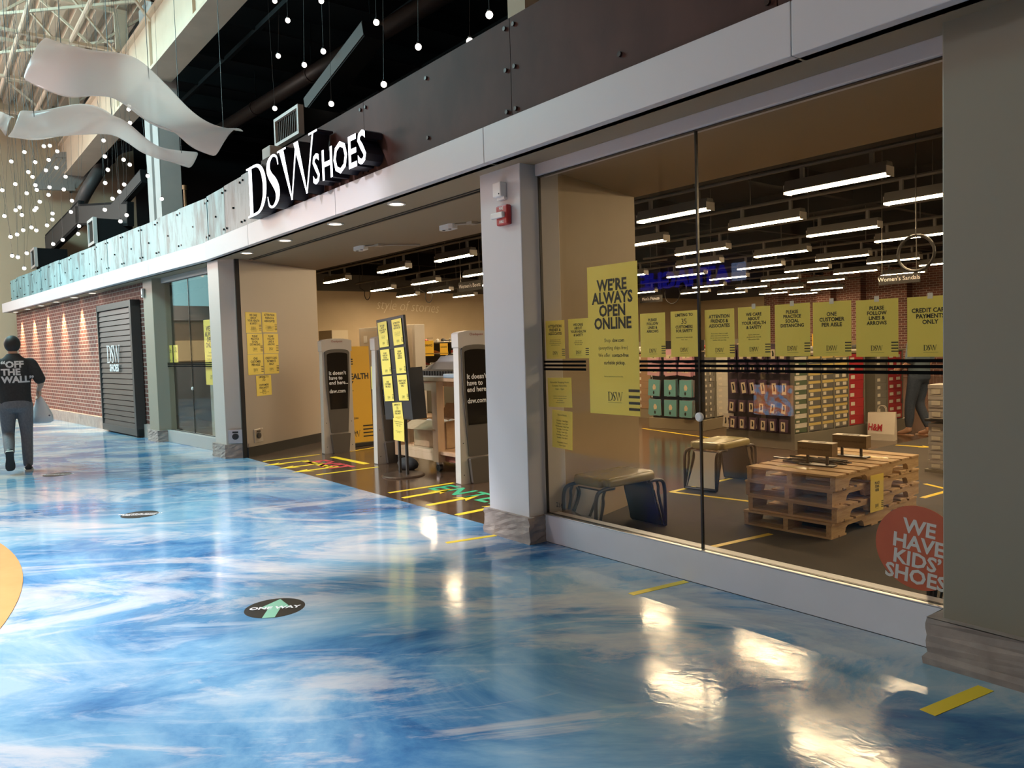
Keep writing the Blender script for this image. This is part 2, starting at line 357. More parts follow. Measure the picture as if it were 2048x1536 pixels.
bp = _n.new('ShaderNodeBump'); bp.inputs['Strength'].default_value = .6; bp.inputs['Distance'].default_value = .012; bp.invert = True; _l.new(bk.outputs['Fac'], bp.inputs['Height']); _l.new(bp.outputs['Normal'], _b.inputs['Normal'])
o = struct(G().box(-14.7, -3.42, 0, .12, .24, 2.846).obj('wall_front', BRICK)); o.matrix_world = LM
o = struct(G().box(-14.7, -3.42, -.05, .12, 0, .245).obj('baseboard_front', STONE)); o.matrix_world = LM
g = G(); g.box(-2.95, -.70, -.02, .12, 0, .205); g.box(-2.95, -.7, 0, .1, 2.755, 2.846); o = struct(g.obj('trim_5', mat('grey_sill_paint', (.40, .385, .375), .4), bevel=.004)); o.matrix_world = LM
GL = bpy.data.materials.new('shop_glass'); GL.use_nodes = True; _n = GL.node_tree.nodes; _l = GL.node_tree.links; _n.remove(_n['Principled BSDF'])
tr = _n.new('ShaderNodeBsdfTransparent'); tr.inputs[0].default_value = (.97, .955, .92, 1); gs = _n.new('ShaderNodeBsdfGlossy'); gs.inputs['Roughness'].default_value = .0; gs.inputs[0].default_value = (.9, .9, .88, 1)
fr = _n.new("ShaderNodeFresnel"); gm = _n.new("ShaderNodeNewGeometry"); io = _n.new("ShaderNodeMapRange"); io.inputs[3].default_value = 1.27; io.inputs[4].default_value = 1 / 1.27; _l.new(gm.outputs["Backfacing"], io.inputs[0]); _l.new(io.outputs[0], fr.inputs[0]); mx = _n.new('ShaderNodeMixShader'); _l.new(fr.outputs[0], mx.inputs[0]); _l.new(tr.outputs[0], mx.inputs[1]); _l.new(gs.outputs[0], mx.inputs[2]); _l.new(mx.outputs[0], _n['Material Output'].inputs[0])
def glass_bay(nm, xs, y, z0, z1, mw=None, clamps=()):
    w = bpy.data.objects.new(nm, None); COL.objects.link(w); struct(w)
    if mw: w.matrix_world = mw
    for a, b in zip(xs, xs[1:]): G().box(a + .004, b - .004, y, y + .01, z0, z1).obj('pane', GL, w)
    for x in xs[1:-1]:
        G().box(x - .006, x + .006, y - .004, y + .014, z0, z1).obj('pane_joint', mat('smoked_edge', (.02, .018, .012), .25), w)
    for x, z in clamps: G().lathe([(.028, 0), (.028, .012), (.02, .018)], 20).obj('glass_clamp', WHT, w, loc=(x, y - .002, z), rot=(R(90), 0, 0))
    g = G(); g.box(xs[0], xs[-1], y - .01, y + .02, z1 - .004, z1 + .012); g.box(xs[0], xs[-1], y - .006, y + .016, z0 - .004, z0 + .006)
    g.box(xs[0], xs[0] + .008, y - .006, y + .016, z0, z1); g.obj('window_frame', DARK, w)
    return w
glass_bay('window_1', [-4.445, -2.978, -1.50], 3.785, .209, 2.757, None, [(-2.978, 1.03)])
glass_bay('window_2', [-2.92, -1.76, -.72], .04, .21, 2.752, LM, [(-1.76, .95)])
# ---- shop interior shell
DK = mat('black_ceiling_paint', (.009, .007, .006), .85, spec=.15)
DG = mat('dark_grey_wall_paint', (.10, .095, .085), .7)
g = G(); g.box(-24, 8, 5.4, 28.5, 4.2, 4.3)
for x in range(-22, 8, 3): g.box(x, x + .12, 5.42, 28.4, 3.85, 4.2)
for y in (9, 13, 17, 21, 25): g.box(-24, 8, y, y + .2, 3.75, 4.2)
g.box(-24, 8, 5.38, 5.42, 3.0, 4.3); g.box(-24, 8, 3.55, 5.4, 3.0, 3.74); struct(g.obj('ceiling', DK))
TAN = speckle('tan_wall_paint', (.60, .47, .30), (.57, .445, .28), 2, .55)
o = struct(G().box(-22.3, -22.15, 5.4, 28.4, 0, 3.35).obj('wall_left', TAN)); struct(G().box(-22.3, -22.15, 5.4, 28.4, 3.35, 4.2).obj('wall_left', DG))
g = G(); g.box(-22.2, -18.75, 28.2, 28.4, 0, 3.25, 1); g.box(-22.2, -18.75, 28.2, 28.4, 3.25, 4.2, 0); struct(g.obj('wall_back', [DG, TAN]))
struct(G().box(-18.75, 8, 28.15, 28.35, 0, 4.2).obj('wall_back', BRICK)); struct(G().box(7.9, 8.1, 3.9, 28.4, 0, 4.2).obj('wall_right', TAN))
struct(G().box(-24, -12.1, 5.25, 5.4, 0, 4.2).obj('wall_front', TAN)); struct(G().box(-1.0, 8, 4.05, 4.2, 0, 3.0).obj('wall_front', TAN))
for y, nm in ((28.13, 'brick_pier'),):
    for px in (1550, 1652, 1711, 1802): x = onY(px, 640, 27.9).x; struct(G().box(x - .28, x + .28, 27.75, 28.16, 0, 4.2).obj('pillar', BRICK))
# ---- hall shell: roof, dark loft over the shop, end walls, far side
ROOFW = speckle('white_roof_paint', (.74, .60, .46), (.66, .53, .40), 1.5, .6)
g = G(); y = -9.0; prof = []
while y < 4.3: prof += [(y, 9.0), (y + .16, 9.0), (y + .20, 9.14), (y + .30, 9.14)]; y += .34
g.grid([[(x, yy, zz) for yy, zz in prof] for x in (-45, 10)])
g.box(-45, 10, -9, 4.3, 9.2, 9.25); struct(g.obj('ceiling', ROOFW))
def joist(x, nm='roof_joist'):
    g = G(); zt, zb = 8.93, 8.05
    g.box(x - .05, x + .05, -9, 4.1, zt - .05, zt + .03); g.box(x - .045, x + .045, -9, 4.1, zb, zb + .06)
    yy = -8.6; up = True
    while yy < 3.6:
        g.beam((x, yy, zb + .03 if up else zt - .03), (x, yy + 1.0, zt - .03 if up else zb + .03), .045, .045); yy += 1.0; up = not up
    g.box(x - .04, x + .04, 3.85, 4.1, zb, zt)
    return struct(g.obj(nm, ROOFW))
for x in (-9.0, -12.4, -15.4, -18.4, -21.4, -24.4): joist(x)
for i, y in enumerate((-1.2, 1.0, 2.1, 3.0)): struct(G().tube([(-29, y, 8.10), (-5, y, 8.10)], .045, 10).obj('bridging_pipe', ROOFW))
for x in (-13, -15.4, -17.8, -20.2):
    g = G(); g.beam((x, 1.6, 8.1), (x + 1.2, 3.95, 8.5), .05, .05); g.beam((x - .3, 3.9, 7.8), (x + 1.1, 2.3, 8.9), .04, .04); struct(g.obj('roof_brace', ROOFW))
g = G(); g.box(-29, 10, 3.98, 4.06, 7.0, 7.95); g.box(-29, 10, 3.9, 4.4, 6.94, 7.0); g.box(-29, 10, 3.9, 4.3, 7.95, 8.02)
for x in (-10.7, -13.2, -16, -19): g.box(x - .03, x + .03, 3.93, 3.98, 7, 7.95)
for x in (-11.2, -12.4):
    for k in range(6): g.tube([(x - .1, 3.985, 7.1 + k * .13), (x - .1, 3.96, 7.1 + k * .13)], .02, 6); g.tube([(x + .1, 3.985, 7.1 + k * .13), (x + .1, 3.96, 7.1 + k * .13)], .02, 6)
struct(g.obj('roof_girder', ROOFW))
BK = mat('black_loft_paint', (.010, .009, .010), .75)
g = G(); g.box(-26.9, 10, 4.3, 11, 8.6, 8.7)
for x in range(-26, 10, 2): g.box(x, x + .07, 4.3, 11, 8.2, 8.6)
for y in (6, 8, 10): g.box(-26.9, 10, y, y + .08, 8.15, 8.25)
g.box(-26.9, 10, 10.9, 11, 4.2, 8.7); struct(g.obj('ceiling', BK))
ENDW = speckle('cream_hall_wall', (.56, .43, .29), (.54, .415, .28), 1.2, .6)
g = G(); g.box(-27.2, -27.0, -9, 6.0, 0, 9.2); struct(g.obj('wall_left', ENDW)); g = G(); g.box(-27.1, -26.95, 6.0, 11, 0, 9.2); struct(g.obj('wall_left', BK))
struct(G().box(9.8, 10, -9, 3.7, 0, 9.2).obj('wall_right', ENDW))
g = G(); g.box(-27, 10, -9.2, -9, 3.2, 7.5); g.box(-27, 10, -9.2, -9, 8.6, 9.2); g.box(-27, 10, -9.2, -9, 0, .3)
for x in range(-27, 10, 4): g.box(x, x + .8, -9.15, -8.85, 0, 9)
struct(g.obj('wall_back', mat('tan_far_side_paint', (.34, .27, .19), .7))); struct(G().box(-27, 10, -9.3, -9.2, .3, 3.2).obj('wall_back', mat('dim_shop_interior', (.10, .08, .06), .6)))
SKY = mat('daylight_sky', (0, 0, 0), 1, 0, (.80, .93, 1), 2.2)
o = struct(G().box(-27, 10, -9.3, -9.25, 7.5, 8.6).obj('window_3', SKY))
g = G()
for x in range(-26, 10, 2): g.box(x, x + .08, -9.24, -9.1, 7.5, 8.6)
g.box(-27, 10, -9.24, -9.1, 8.0, 8.06); struct(g.obj('window_4', mat('window_mullion', (.5, .5, .5), .4)))

# added block under the roof, unseen, there to shade the floor by the window
struct(G().box(-7.25, -4.6, -2.25, .05, 5.0, 9.0).obj('added_shade_block', ENDW))
o = struct(G().box(-24.2, -3.8, -4.95, -4.25, 6.1, 6.25).obj('trim_6', ENDW)); g = G()  # tray and hangers added to carry the uplight
for x in range(-23, -3, 4): g.tube([(x, -4.9, 6.2), (x, -4.9, 9)], .02, 6)
struct(g.obj('trim_7', ENDW))

# lit shopfronts across the hall end and far side (they show in the panes)
LSW = mat('lit_shop_window', (.1, .08, .05), .4, 0, (1, .72, .35), 1.6); LSB = mat('lit_shop_sky', (.1, .1, .1), .4, 0, (.45, .92, 1), 2.4)
struct(G().box(-27.0, -26.96, -7, 0.4, 3.2, 4.3).obj('window_5', LSB))
o = struct(G().box(-27.0, -26.96, -6.6, .2, 1.3, 2.0).obj('window_6', LSW)); struct(G().box(-27.0, -26.9, -7, .4, 0, 1.2).obj('wall_left', mat('grey_shop_base', (.4, .38, .35), .4))); struct(G().box(-27.0, -26.92, -7, .4, 2.7, 3.2).obj('wall_left', mat('pale_fascia_paint', (.6, .56, .5), .5)))
g = G(); g.box(-9.6, -8.4, -5.6, -4.4, 8.94, 8.99); g.box(-20, -12, -2.4, -.8, 8.94, 8.99); struct(g.obj('added_roof_panes', SKY))  # unseen glowing panes added above the two roof lamps
STRIPE = mat('black_vinyl_stripe', (.004, .004, .004), .9, spec=.05)
# ================================================================ notices
KINDS = {
 'attention': ('ATTENTION\nFRIENDS &\nASSOCIATES', 'If you have a fever or cough\nplease stay home and rest so\nwe can keep everyone safe and\nhealthy while you shop'),
 'care': ('WE CARE\nABOUT\nYOUR HEALTH\n& SAFETY', 'Stores have been\nprofessionally cleaned.\nWe sanitize daily.'),
 'distance': ('PLEASE\nPRACTICE\nSOCIAL\nDISTANCING', ''),
 'lines': ('PLEASE\nFOLLOW\nLINES &\nARROWS', ''),
 'aisle': ('ONE\nCUSTOMER\nPER AISLE', ''),
 'card': ('CREDIT CARD\nPAYMENTS\nONLY', ''),
 'limit': ('LIMITING TO\n\n\nCUSTOMERS\nFOR SAFETY', 'TEMPORARY STORE HOURS\n11am - 7pm'),
 'place': ('PLACE\nITEMS\nHERE', ''),
}
_P = {}
def paper(w, h, curl=.002):
    g = G(); n = 6
    def z(x, y): return curl * (math.sin(x * 14 + y * 9) * .5 + .5)
    fr = [[(-w / 2 + w * i / n, h * j / n, z(i / n, j / n) * 0) for i in range(n + 1)] for j in range(n + 1)]
    g.box(-w / 2, w / 2, 0, h, -.0012, 0); return g
def poster(kind, mw, label, cat='notice', group=None, w=.212, h=.286, tape=False, small=False, name='paper_notice'):
    k = (kind, w, h)
    if k not in _P:
        head, fine = KINDS[kind]; s = w / .212; ls = .97
        gp = paper(w, h); gt = G(); gf = G(); gl = G(); gs = G()
        nl = head.count('\n') + 1; sz = (.0285 if nl < 4 else .0255) * s; top = h - (.075 if nl < 4 and not fine else .052) * (h / .286)
        if kind == 'limit': top = h - .034 * (h / .286)
        gt.mesh(text(head, sz, .027, ls=ls, sx=.93), T=T(0, top, .0006))
        if kind == 'limit': gt.mesh(text('35', .047 * s, .0), T=T(0, top - .047, .0006))
        if fine: gf.mesh(text(fine, .0105 * s, .0, ls=1.25), T=T(0, top - sz * ls * nl - .012 * s, .0006))
        wordmark(gl, .026 * s, .0002, .0006, .92, 2, 0, .030 * s, -1.20 if kind != 'limit' else -1.2)
        gl.box(-.032 * s, .036 * s, .021 * s, .0218 * s, .0002, .0006)
        for i in range(4): gs.box(w / 2 - .034 * s, w / 2, (.024 + .0145 * i) * s, (.0295 + .0145 * i) * s, .0002, .0007)
        _P[k] = (gp.data('paper', YEL), gt.data('lettering', BLK), gl.data('wordmark', BLK), gs.data('stripe_block', BLK), gf.data('fine_print', BLK) if fine else None)
    a, b, c, d, e = _P[k]
    r = link(name, a); r.matrix_world = mw; tag(r, label, cat, group)
    link('lettering', b, r)
    if e: link('fine_print', e, r)
    if not small: link('wordmark', c, r)
    if kind != 'limit' and not small: link('stripe_block', d, r)
    if tape: G().box(-.012, .012, h - .012, h + .016, .0004, .001).obj('tape_tab', mat('clear_tape', (.75, .72, .62), .3), r)
    return r
GW = 'yellow notices in the row across the large window'
RY = 3.800
def wplace(px0, px1, py1, y=RY):      # bottom-centre of a notice from its bottom corners
    a, b = onY(px0, py1, y), onY(px1, py1, y); return T((a.x + b.x) / 2, y, a.z) @ FACE
row = [('attention', 1094, 1130, 718, 'yellow attention friends and associates notice beside the window\'s first edge, next to the health notice'),
       ('care', 1139, 1178, 717, 'yellow your health notice beside the tall yellow online poster, on its pillar side'),
       ('lines', 1282, 1332, 715, 'yellow please follow lines and arrows notice between the tall online poster and the limiting notice'),
       ('limit', 1342, 1398, 714, 'yellow limiting to 35 customers notice just before the glass joint in the window'),
       ('attention', 1411, 1470, 715, 'yellow attention friends and associates notice just past the glass joint, beside the limiting notice'),
       ('care', 1477, 1542, 714, 'yellow we care about your health notice in the window, between attention and social distancing notices'),
       ('distance', 1551, 1621, 713, 'yellow please practice social distancing notice taped in the row on the large window'),
       ('aisle', 1627, 1703, 713, 'yellow one customer per aisle notice in the row on the large window'),
       ('lines', 1713, 1797, 714, 'yellow follow lines and arrows notice between the one customer and credit card notices'),
       ('card', 1812, 1912, 714, 'yellow credit card payments only notice next to the taupe pillar in the window')]
for i, (k, a, b, y, lab) in enumerate(row): poster(k, wplace(a, b, y), lab, group=GW, tape=i > 4)
# tall poster
def tall_poster(mw, label, w=.475, h=1.03, group=None):
    r = paper(w, h).obj('tall_poster', YEL); r.matrix_world = mw; tag(r, label, 'poster', group)
    g = G(); g.mesh(text("WE\u2019RE\nALWAYS\nOPEN\nONLINE", .108, .036, ls=.81, sx=.9), T=T(0, h - .175, .0006))
    g.mesh(text('Shop            \n(everything ships free)\nWe offer                    \n ', .036, -.004, ls=1.42, sx=.86), T=T(0, h - .53, .0006))
    g.mesh(text('         dsw.com\n \n             contact-free\ncurbside pickup.', .036, .018, ls=1.42, sx=.86), T=T(0.012, h - .53, .0006))
    g.mesh(text('Read more about the pick up process online', .010, 0), T=T(0, h - .77, .0006)); g.obj('lettering', BLK, r)
    g = G(); wordmark(g, .062, .0002, .0006, .9, 4, 0, .095, -.95); g.box(-.06, .075, .083, .0845, .0002, .0006); g.obj('wordmark', BLK, r)
    g = G()
    for i in range(4): g.box(w / 2 - .10, w / 2, .035 + .042 * i, .053 + .042 * i, .0002, .0007)
    g.obj('stripe_block', BLK, r); return r
tall_poster(wplace(1181, 1281, 826, 3.797), 'tall yellow always open online poster on the large window near the white pillar')
# two notices below the stripes
def hours(mw, label, lines, w, h):
    r = paper(w, h).obj('paper_notice', YEL); r.matrix_world = mw; tag(r, label, 'notice')
    g = G(); y = h - .04
    for t, s in lines:
        if t: g.mesh(text(t, s, 0), T=T(0, y, .0006))
        y -= s * 1.32
    g.obj('lettering', BLK, r); return r
hours(T(-4.28, 3.8, 1.03) @ FACE @ RZ(R(1)), 'yellow vulnerable shopping hours notice under the black window stripes, upper of two',
      [('Vulnerable Shopping Hours', .019), ('Compass Vulnerables', .019), ('11am - 12pm', .019), ('', .02), ('Limited to customers who are', .012), ('vulnerable: expectant mothers', .012), ('over 60 years', .012), ('and health workers', .012)], .265, .22)
hours(T(-4.27, 3.8, .72) @ FACE @ RZ(R(-2)), 'yellow store hours sheet with ragged edge near the window\'s corner, above the small street number',
      [('Store Hours', .020), ('', .012), ('Monday 11am-7pm', .016), ('Tuesday 11am-7pm', .016), ('Wednesday 11am-7pm', .016), ('Thursday 11am-7pm', .016), ('Friday 11am-7pm', .016), ('Saturday 11am-7pm', .016), ('Sunday 11am-6pm', .016), ('', .012), ('Vulnerable Hours', .016), ('11am-12pm', .016)], .225, .285)
g = G()
for z0, z1 in ((1.362, 1.378), (1.334, 1.350), (1.305, 1.322)): g.box(-4.435, -3.975, 3.7835, 3.7848, z0, z1); g.box(-3.465, -1.52, 3.7835, 3.7848, z0, z1)
tag(g.obj('window_stripe_decal', STRIPE), 'three thin black stripes stuck across the large shop window', 'decal')
o = G().mesh(text('236', .05, .01)).obj('number_decal', BLK); o.matrix_world = T(-4.30, 3.784, .275) @ FACE; tag(o, 'small black number stuck in the lower corner of the large window', 'number')
# round kids' shoes sticker
o = thing('round_sticker', 'round orange we have kids\' shoes sticker low on the window by the taupe pillar', 'sticker', mw=T(-1.69, 3.782, .465) @ FACE)
G().lathe([(.205, 0), (.205, .001)], 64).obj('disc', speckle('orange_vinyl', (.52, .11, .045), (.47, .095, .04), 4, .45), o)
G().mesh(text("WE\nHAVE\nKIDS\u2019\nSHOES", .098, .028, ls=.82, sx=1.0), T=RZ(R(-5)) @ T(0, .065, .0018)).obj('lettering', mat('grey_white_print', (.60, .56, .52), .5), o)
# notices on the vestibule wall (angled side wall)
wd = V((-1.0, 1.61, 0)).normalized(); wn = V((wd.y, -wd.x, 0))
def sidewall(px, py):
    p = onp(px, py, (-11.03, 3.75, 0), wn); return p
SW = MX(((wd.x, 0, wn.x, 0), (wd.y, 0, wn.y, 0), (0, 1, 0, 0), (0, 0, 0, 1)))
def swplace(px, py): p = sidewall(px, py) + wn * .004; return T(*p) @ SW
GV = 'yellow notices taped to the entrance side wall'
for k, px, py, lab in (('care', 508, 666, 'yellow health and safety notice, top of the first column on the entrance side wall'), ('attention', 540, 665, 'yellow attention notice, top of the second column on the entrance side wall'),
                       ('distance', 511, 708, 'yellow social distancing notice, middle of the first column on the entrance side wall'), ('lines', 543, 707, 'yellow lines and arrows notice, middle of the second column on the entrance side wall'),
                       ('aisle', 512.5, 749.5, 'yellow one customer notice, bottom of the first column on the entrance side wall'), ('card', 544, 747.5, 'yellow credit card notice, bottom of the second column on the entrance side wall'),
                       ('limit', 529, 791, 'yellow limiting to 35 customers notice alone below the others on the entrance side wall')):
    poster(k, swplace(px, py), lab, group=GV, w=.345, h=.30)
def outlet(mw, label):
    o = thing('wall_outlet', label, 'outlet', mw=mw); G().box(-.10, .10, -.10, .10, 0, .008).obj('cover_plate', STEEL, o, bevel=.003)
    g = G(); g.lathe([(.045, .008), (.045, .02), (.03, .022)], 16); g.box(-.04, .04, .05, .075, .008, .012); g.obj('socket', DARK, o)
outlet(T(*(sidewall(517, 871) + wn * .002)) @ SW, 'square metal outlet low on the entrance side wall above the black baseboard')
p0 = onZ(452, 917); p1 = onZ(496, 915); d = (p1 - p0).normalized(); nn = V((d.y, -d.x, 0)); PW = MX(((d.x, 0, nn.x, 0), (d.y, 0, nn.y, 0), (0, 1, 0, 0), (0, 0, 0, 1)))
outlet(T(*(onp(472, 873, p0 + nn * .002, nn) + nn * .012)) @ PW, 'square metal outlet on the beige pillar just above its stone base')
# small bay of the window
def lplace(px, py, y): q = onL(px, py, y); return LM @ T(q.x, y, q.z) @ FACE
tall_poster(lplace(425, 770, .075), 'tall yellow always open online poster in the narrow far window by the beige pillar')
for px, k, lab in ((333, 'attention', 'yellow notice at the edge of the narrow far window, next to the taupe pillar'), (342, 'aisle', 'yellow notice in the narrow far window, middle one of three'), (353, 'distance', 'yellow notice in the narrow far window, nearest the window joint')):
    poster(k, lplace(px, 725, .07), lab, w=.20, h=.30)
g = G()
for z0, z1 in ((1.362, 1.378), (1.334, 1.350), (1.305, 1.322)): g.box(-2.9, -.75, .034, .0385, z0, z1)
o = tag(g.obj('window_stripe_decal', STRIPE), 'three thin black stripes stuck across the narrow far window', 'decal'); o.matrix_world = LM
o = thing('information_board', 'pale board with a black VIP square standing inside the narrow far window', 'display board', mw=LM @ T(-1.45, .5, 0))
G().box(-.75, .75, 0, .03, .05, .98).obj('board', mat('pale_board', (.5, .48, .44), .3), o); G().box(-.7, .7, .03, .3, 0, .05).obj('foot', DARK, o)
G().box(-.52, -.22, -.004, 0, .68, .90).obj('black_square', BLK, o); g = G(); g.mesh(text('DSW\nVIP', .10, .03, ls=.85), T=T(-.37, -.006, .80) @ FACE); g.obj('lettering', WTX, o)
g = G(); g.mesh(text('DO POINTS', .065, .01), T=T(-.32, -.004, .56) @ FACE); g.mesh(text('PROMOTIONS & MORE', .05, .01), T=T(-.3, -.004, .36) @ FACE); g.mesh(text('look', .12, .02), T=T(.3, -.004, .76) @ FACE); g.obj('fine_print', BLK, o)
# ================================================================ illuminated sign
LIT = mat('lit_sign_face', (.9, .9, .95), .4, 0, (.93, .93, 1), 2.4); RET = mat('black_letter_return', (.012, .011, .018), .35)
o = thing('storefront_sign', 'large white illuminated serif shop sign on the brown panels over the entrance', 'sign', mw=T(-9.16, 3.26, 3.10) @ FACE)
sc = .55; sx = 1.28
for ch, x, sx in (('D', .01, 1.3), ('S', .625, 1.45), ('W', .985, 1.34)):
    g = G(); serif_letter(g, ch, 0, -.17, 0, sx, 6, .575, 1, 1); serif_letter(g, ch, 0, 0.001, .003, sx, 6, .575, 0, 1); g.obj('letter', [LIT, RET], o, loc=(x, 0, 0))
x = 1.87
for ch, adv in zip('SHOES', (.205, .265, .305, .195, .2)):
    g = G(); me = text(ch, .41, .014, 'LEFT', ext=.085, sx=.92)
    for p in me.polygons: g.add([me.vertices[i].co - V((0, 0, .085)) for i in p.vertices], [tuple(range(len(p.vertices)))], 0 if p.normal.z > .9 else 1)
    g.obj('letter', [LIT, RET], o, loc=(x, .06, 0)); x += adv
# ================================================================ lights in the soffit
LAMP = mat('warm_lamp', (1, .9, .75), .4, 0, (1, .80, .56), 9)
def downlight(mw, label, group, spot=None):
    o = thing('recessed_downlight', label, 'downlight', mw=mw, group=group)
    G().lathe([(.085, 0), (.085, -.012), (.066, -.012), (.062, -.004)], 24).obj('trim_ring', WHT, o)
    G().lathe([(.062, -.004), (.058, -.008)], 24).obj('lamp', LAMP, o)
    l = bpy.data.lights.new('downlight', 'SPOT'); l.energy = spot or 30; l.color = (1, .66, .36) if spot else (1, .8, .6); l.spot_size = R(58 if spot else 110); l.spot_blend = .9; l.shadow_soft_size = .03
    q = bpy.data.objects.new('downlight', l); COL.objects.link(q); q.parent = o; q.location = (0, 0, -.03)
for i, (px, py) in enumerate(((796, 407), (672, 447), (571, 480), (490, 505))):
    p = onZ(px, py, 2.845); downlight(T(p.x, 3.62, 2.845), 'round lit downlight in the soffit over the entrance, %s from the white pillar' % ('first', 'second', 'third', 'fourth')[i], 'downlights over the entrance')
for i, (px, py) in enumerate(((182, 592), (146, 600), (110, 608), (80, 615), (53, 621), (29, 627))):
    q = onL(px, py, -.17); o = downlight(LM @ T(q.x, -.135, 2.845), 'round warm downlight over the brick wall, %s out from the louvred shutter' % ('first', 'second', 'third', 'fourth', 'fifth', 'sixth')[i], 'downlights over the brick wall', 620)
# ================================================================ small things on pillar and soffit
o = thing('fire_alarm', 'red fire alarm with white strobe on the white pillar', 'fire alarm', mw=T(-4.635, 3.618, 2.485) @ FACE)
G().box(-.07, .07, -.075, .075, 0, .045).obj('housing', mat('alarm_red', (.45, .03, .03), .4), o, bevel=.012)
G().box(-.10, .045, -.022, .022, .045, .075).obj('strobe', WHT, o, bevel=.008); g = G(); g.mesh(text('FIRE', .03, .02), T=T(0, .04, .046)); g.mesh(text('FIRE', .03, .02), T=T(0, -.06, .046)); g.obj('lettering', WTX, o)
o = thing('wall_sensor', 'small white sensor box on the white pillar above the red alarm', 'sensor', mw=T(-4.67, 3.618, 2.68) @ FACE)
G().box(-.05, .05, -.055, .055, 0, .06).obj('housing', WHT, o, bevel=.008); G().box(-.035, .055, -.075, -.055, 0, .03).obj('bracket', WHT, o); G().lathe([(.006, .06), (.004, .064)], 8).obj('indicator', DARK, o, loc=(.03, -.035, 0))
for px, py, lab in ((722, 497, 'white soffit detector with thin conduit over the entrance, nearer the side wall'), (897, 455, 'white soffit detector with thin conduit over the entrance, nearer the white pillar')):
    p = onZ(px, py, 2.82); o = thing('ceiling_detector', lab, 'detector', loc=(p.x, p.y, 2.845))
    g = G(); g.prism([(-.13, -.03), (-.09, -.06), (.09, -.06), (.13, -.03), (.13, .03), (.09, .06), (-.09, .06), (-.13, .03)], -.05, 0); g.obj('housing', WHT, o, bevel=.006)
    g = G(); g.lathe([(.018, -.056), (.018, -.048)], 10, (-.06, -.02, 0)); g.lathe([(.018, -.056), (.018, -.048)], 10, (.06, -.02, 0)); g.obj('lens', DARK, o)
    g = G(); g.tube([(.13, 0, -.014), (.3, .1, -.014), (.55, .56, -.014)], .011, 8); g.box(.26, .36, .06, .14, -.03, 0); g.obj('conduit', mat('painted_conduit', (.40, .34, .27), .5), o)
# shutter on the brick wall
o = thing('louvred_shutter', 'tall charcoal louvred shutter with white shop lettering on the brick wall', 'shutter', mw=LM @ T(-6.23, -.16, .03))
SH = mat('charcoal_paint', (.05, .048, .046), .45); g = G(); g.box(0, .05, 0, .15, 0, 2.52); g.box(2.13, 2.23, -.02, .15, 0, 2.52); g.box(0, 2.23, 0, .15, 2.40, 2.52); g.box(0, 2.23, 0, .15, 0, .13); g.box(.05, 2.13, .08, .15, .1, 2.4); g.obj('frame', SH, o, bevel=.004)
g = G(); n = 22
for i in range(n):
    z = .13 + (2.27 / n) * i; h = 2.27 / n; g.hexa([(.0, .02, z), (2.13, .02, z), (2.13, .09, z), (.0, .09, z)], [(.0, -.0 + .035, z + h * .86), (2.13, .035, z + h * .86), (2.13, .09, z + h * .98), (.0, .09, z + h * .98)])
g.obj('slats', SH, o)
g = G(); wordmark(g, .345, 0, .006, .98, 5, 0, 0, 0); q = g.obj('wordmark', mat('white_letter', (.75, .73, .74), .4), o, loc=(.60, -.005, 1.36), rot=(R(90), 0, 0)); q.scale = (.98, 1, 1)
g = G(); g.mesh(text('SHOES', .19, .03, 'LEFT', ext=.004)); g.obj('lettering', mat('white_letter'), o, loc=(.77, -.012, 1.20), rot=(R(90), 0, 0))
o = thing('wall_sensor', 'tiny pale sensor high on the taupe pillar beside the brick', 'sensor', mw=LM @ T(-3.36, -.135, 2.62) @ FACE); G().box(-.03, .03, -.08, .08, 0, .04).obj('housing', WHT, o, bevel=.006); G().box(-.012, .012, -.05, -.03, .04, .046).obj('lens', DARK, o)
# ================================================================ floor tape and stickers
def tape(a, b, w, label, z=.0015, group=None, m=YTAPE, name='floor_tape'):
    a = V((a[0], a[1], 0)); b = V((b[0], b[1], 0)); d = (b - a).normalized(); n = V((-d.y, d.x, 0)) * w / 2; U = V((0, 0, z))
    g = G(); g.hexa([a - n, b - n, b + n, a + n], [a - n + U, b - n + U, b + n + U, a + n + U]); o = g.obj(name, m); return tag(o, label, 'floor tape', group)
def fp(px, py): p = onZ(px, py); return (p.x, p.y)
tape(fp(1855, 1426), fp(1972, 1377), .065, 'short yellow floor tape beside the taupe pillar\'s stone base')
tape(fp(1262, 1189), fp(1373, 1163), .05, 'short yellow floor tape below the middle of the window sill')
tape(fp(893, 1086), fp(992, 1071), .05, 'short yellow floor tape beside the white pillar\'s stone base')
tape(fp(527, 923), fp(640, 909), .055, 'yellow tape line on the brown entrance floor nearest the side wall')
tape(fp(633, 950), fp(757, 934), .055, 'yellow tape line on the entrance floor beside the red exit word, pillar side')
tape(fp(778, 986), fp(908, 966), .055, 'yellow tape line on the entrance floor between the sign stand and green enter word')
tape(fp(607, 922), fp(664, 935), .09, 'short yellow tape bar in front of the red exit word'); tape(fp(666, 914), fp(734, 928), .09, 'short yellow tape bar behind the red exit word')
tape(fp(700, 903), fp(755, 894), .06, 'yellow tape line on the floor before the tall yellow banner')
def arrow(cx, cy, ang, label, group, L=.62):
    g = G(); g.prism([(-L / 2, -.035), (L * .18, -.035), (L * .10, -.11), (L / 2, .0), (L * .10, .11), (L * .18, .035), (-L / 2, .035)], 0, .0015)
    o = g.obj('floor_arrow', YTAPE, loc=(cx, cy, 0.0), rot=(0, 0, ang)); tag(o, label, 'floor arrow', group)
for i, (px, py) in enumerate(((574, 926), (603, 932), (632, 939))):
    x, y = fp(px, py); arrow(x, y, R(-91), 'yellow floor arrow pointing out, by the red exit word, %s from side wall' % ('first', 'second', 'third')[i], 'arrows pointing out of the shop')
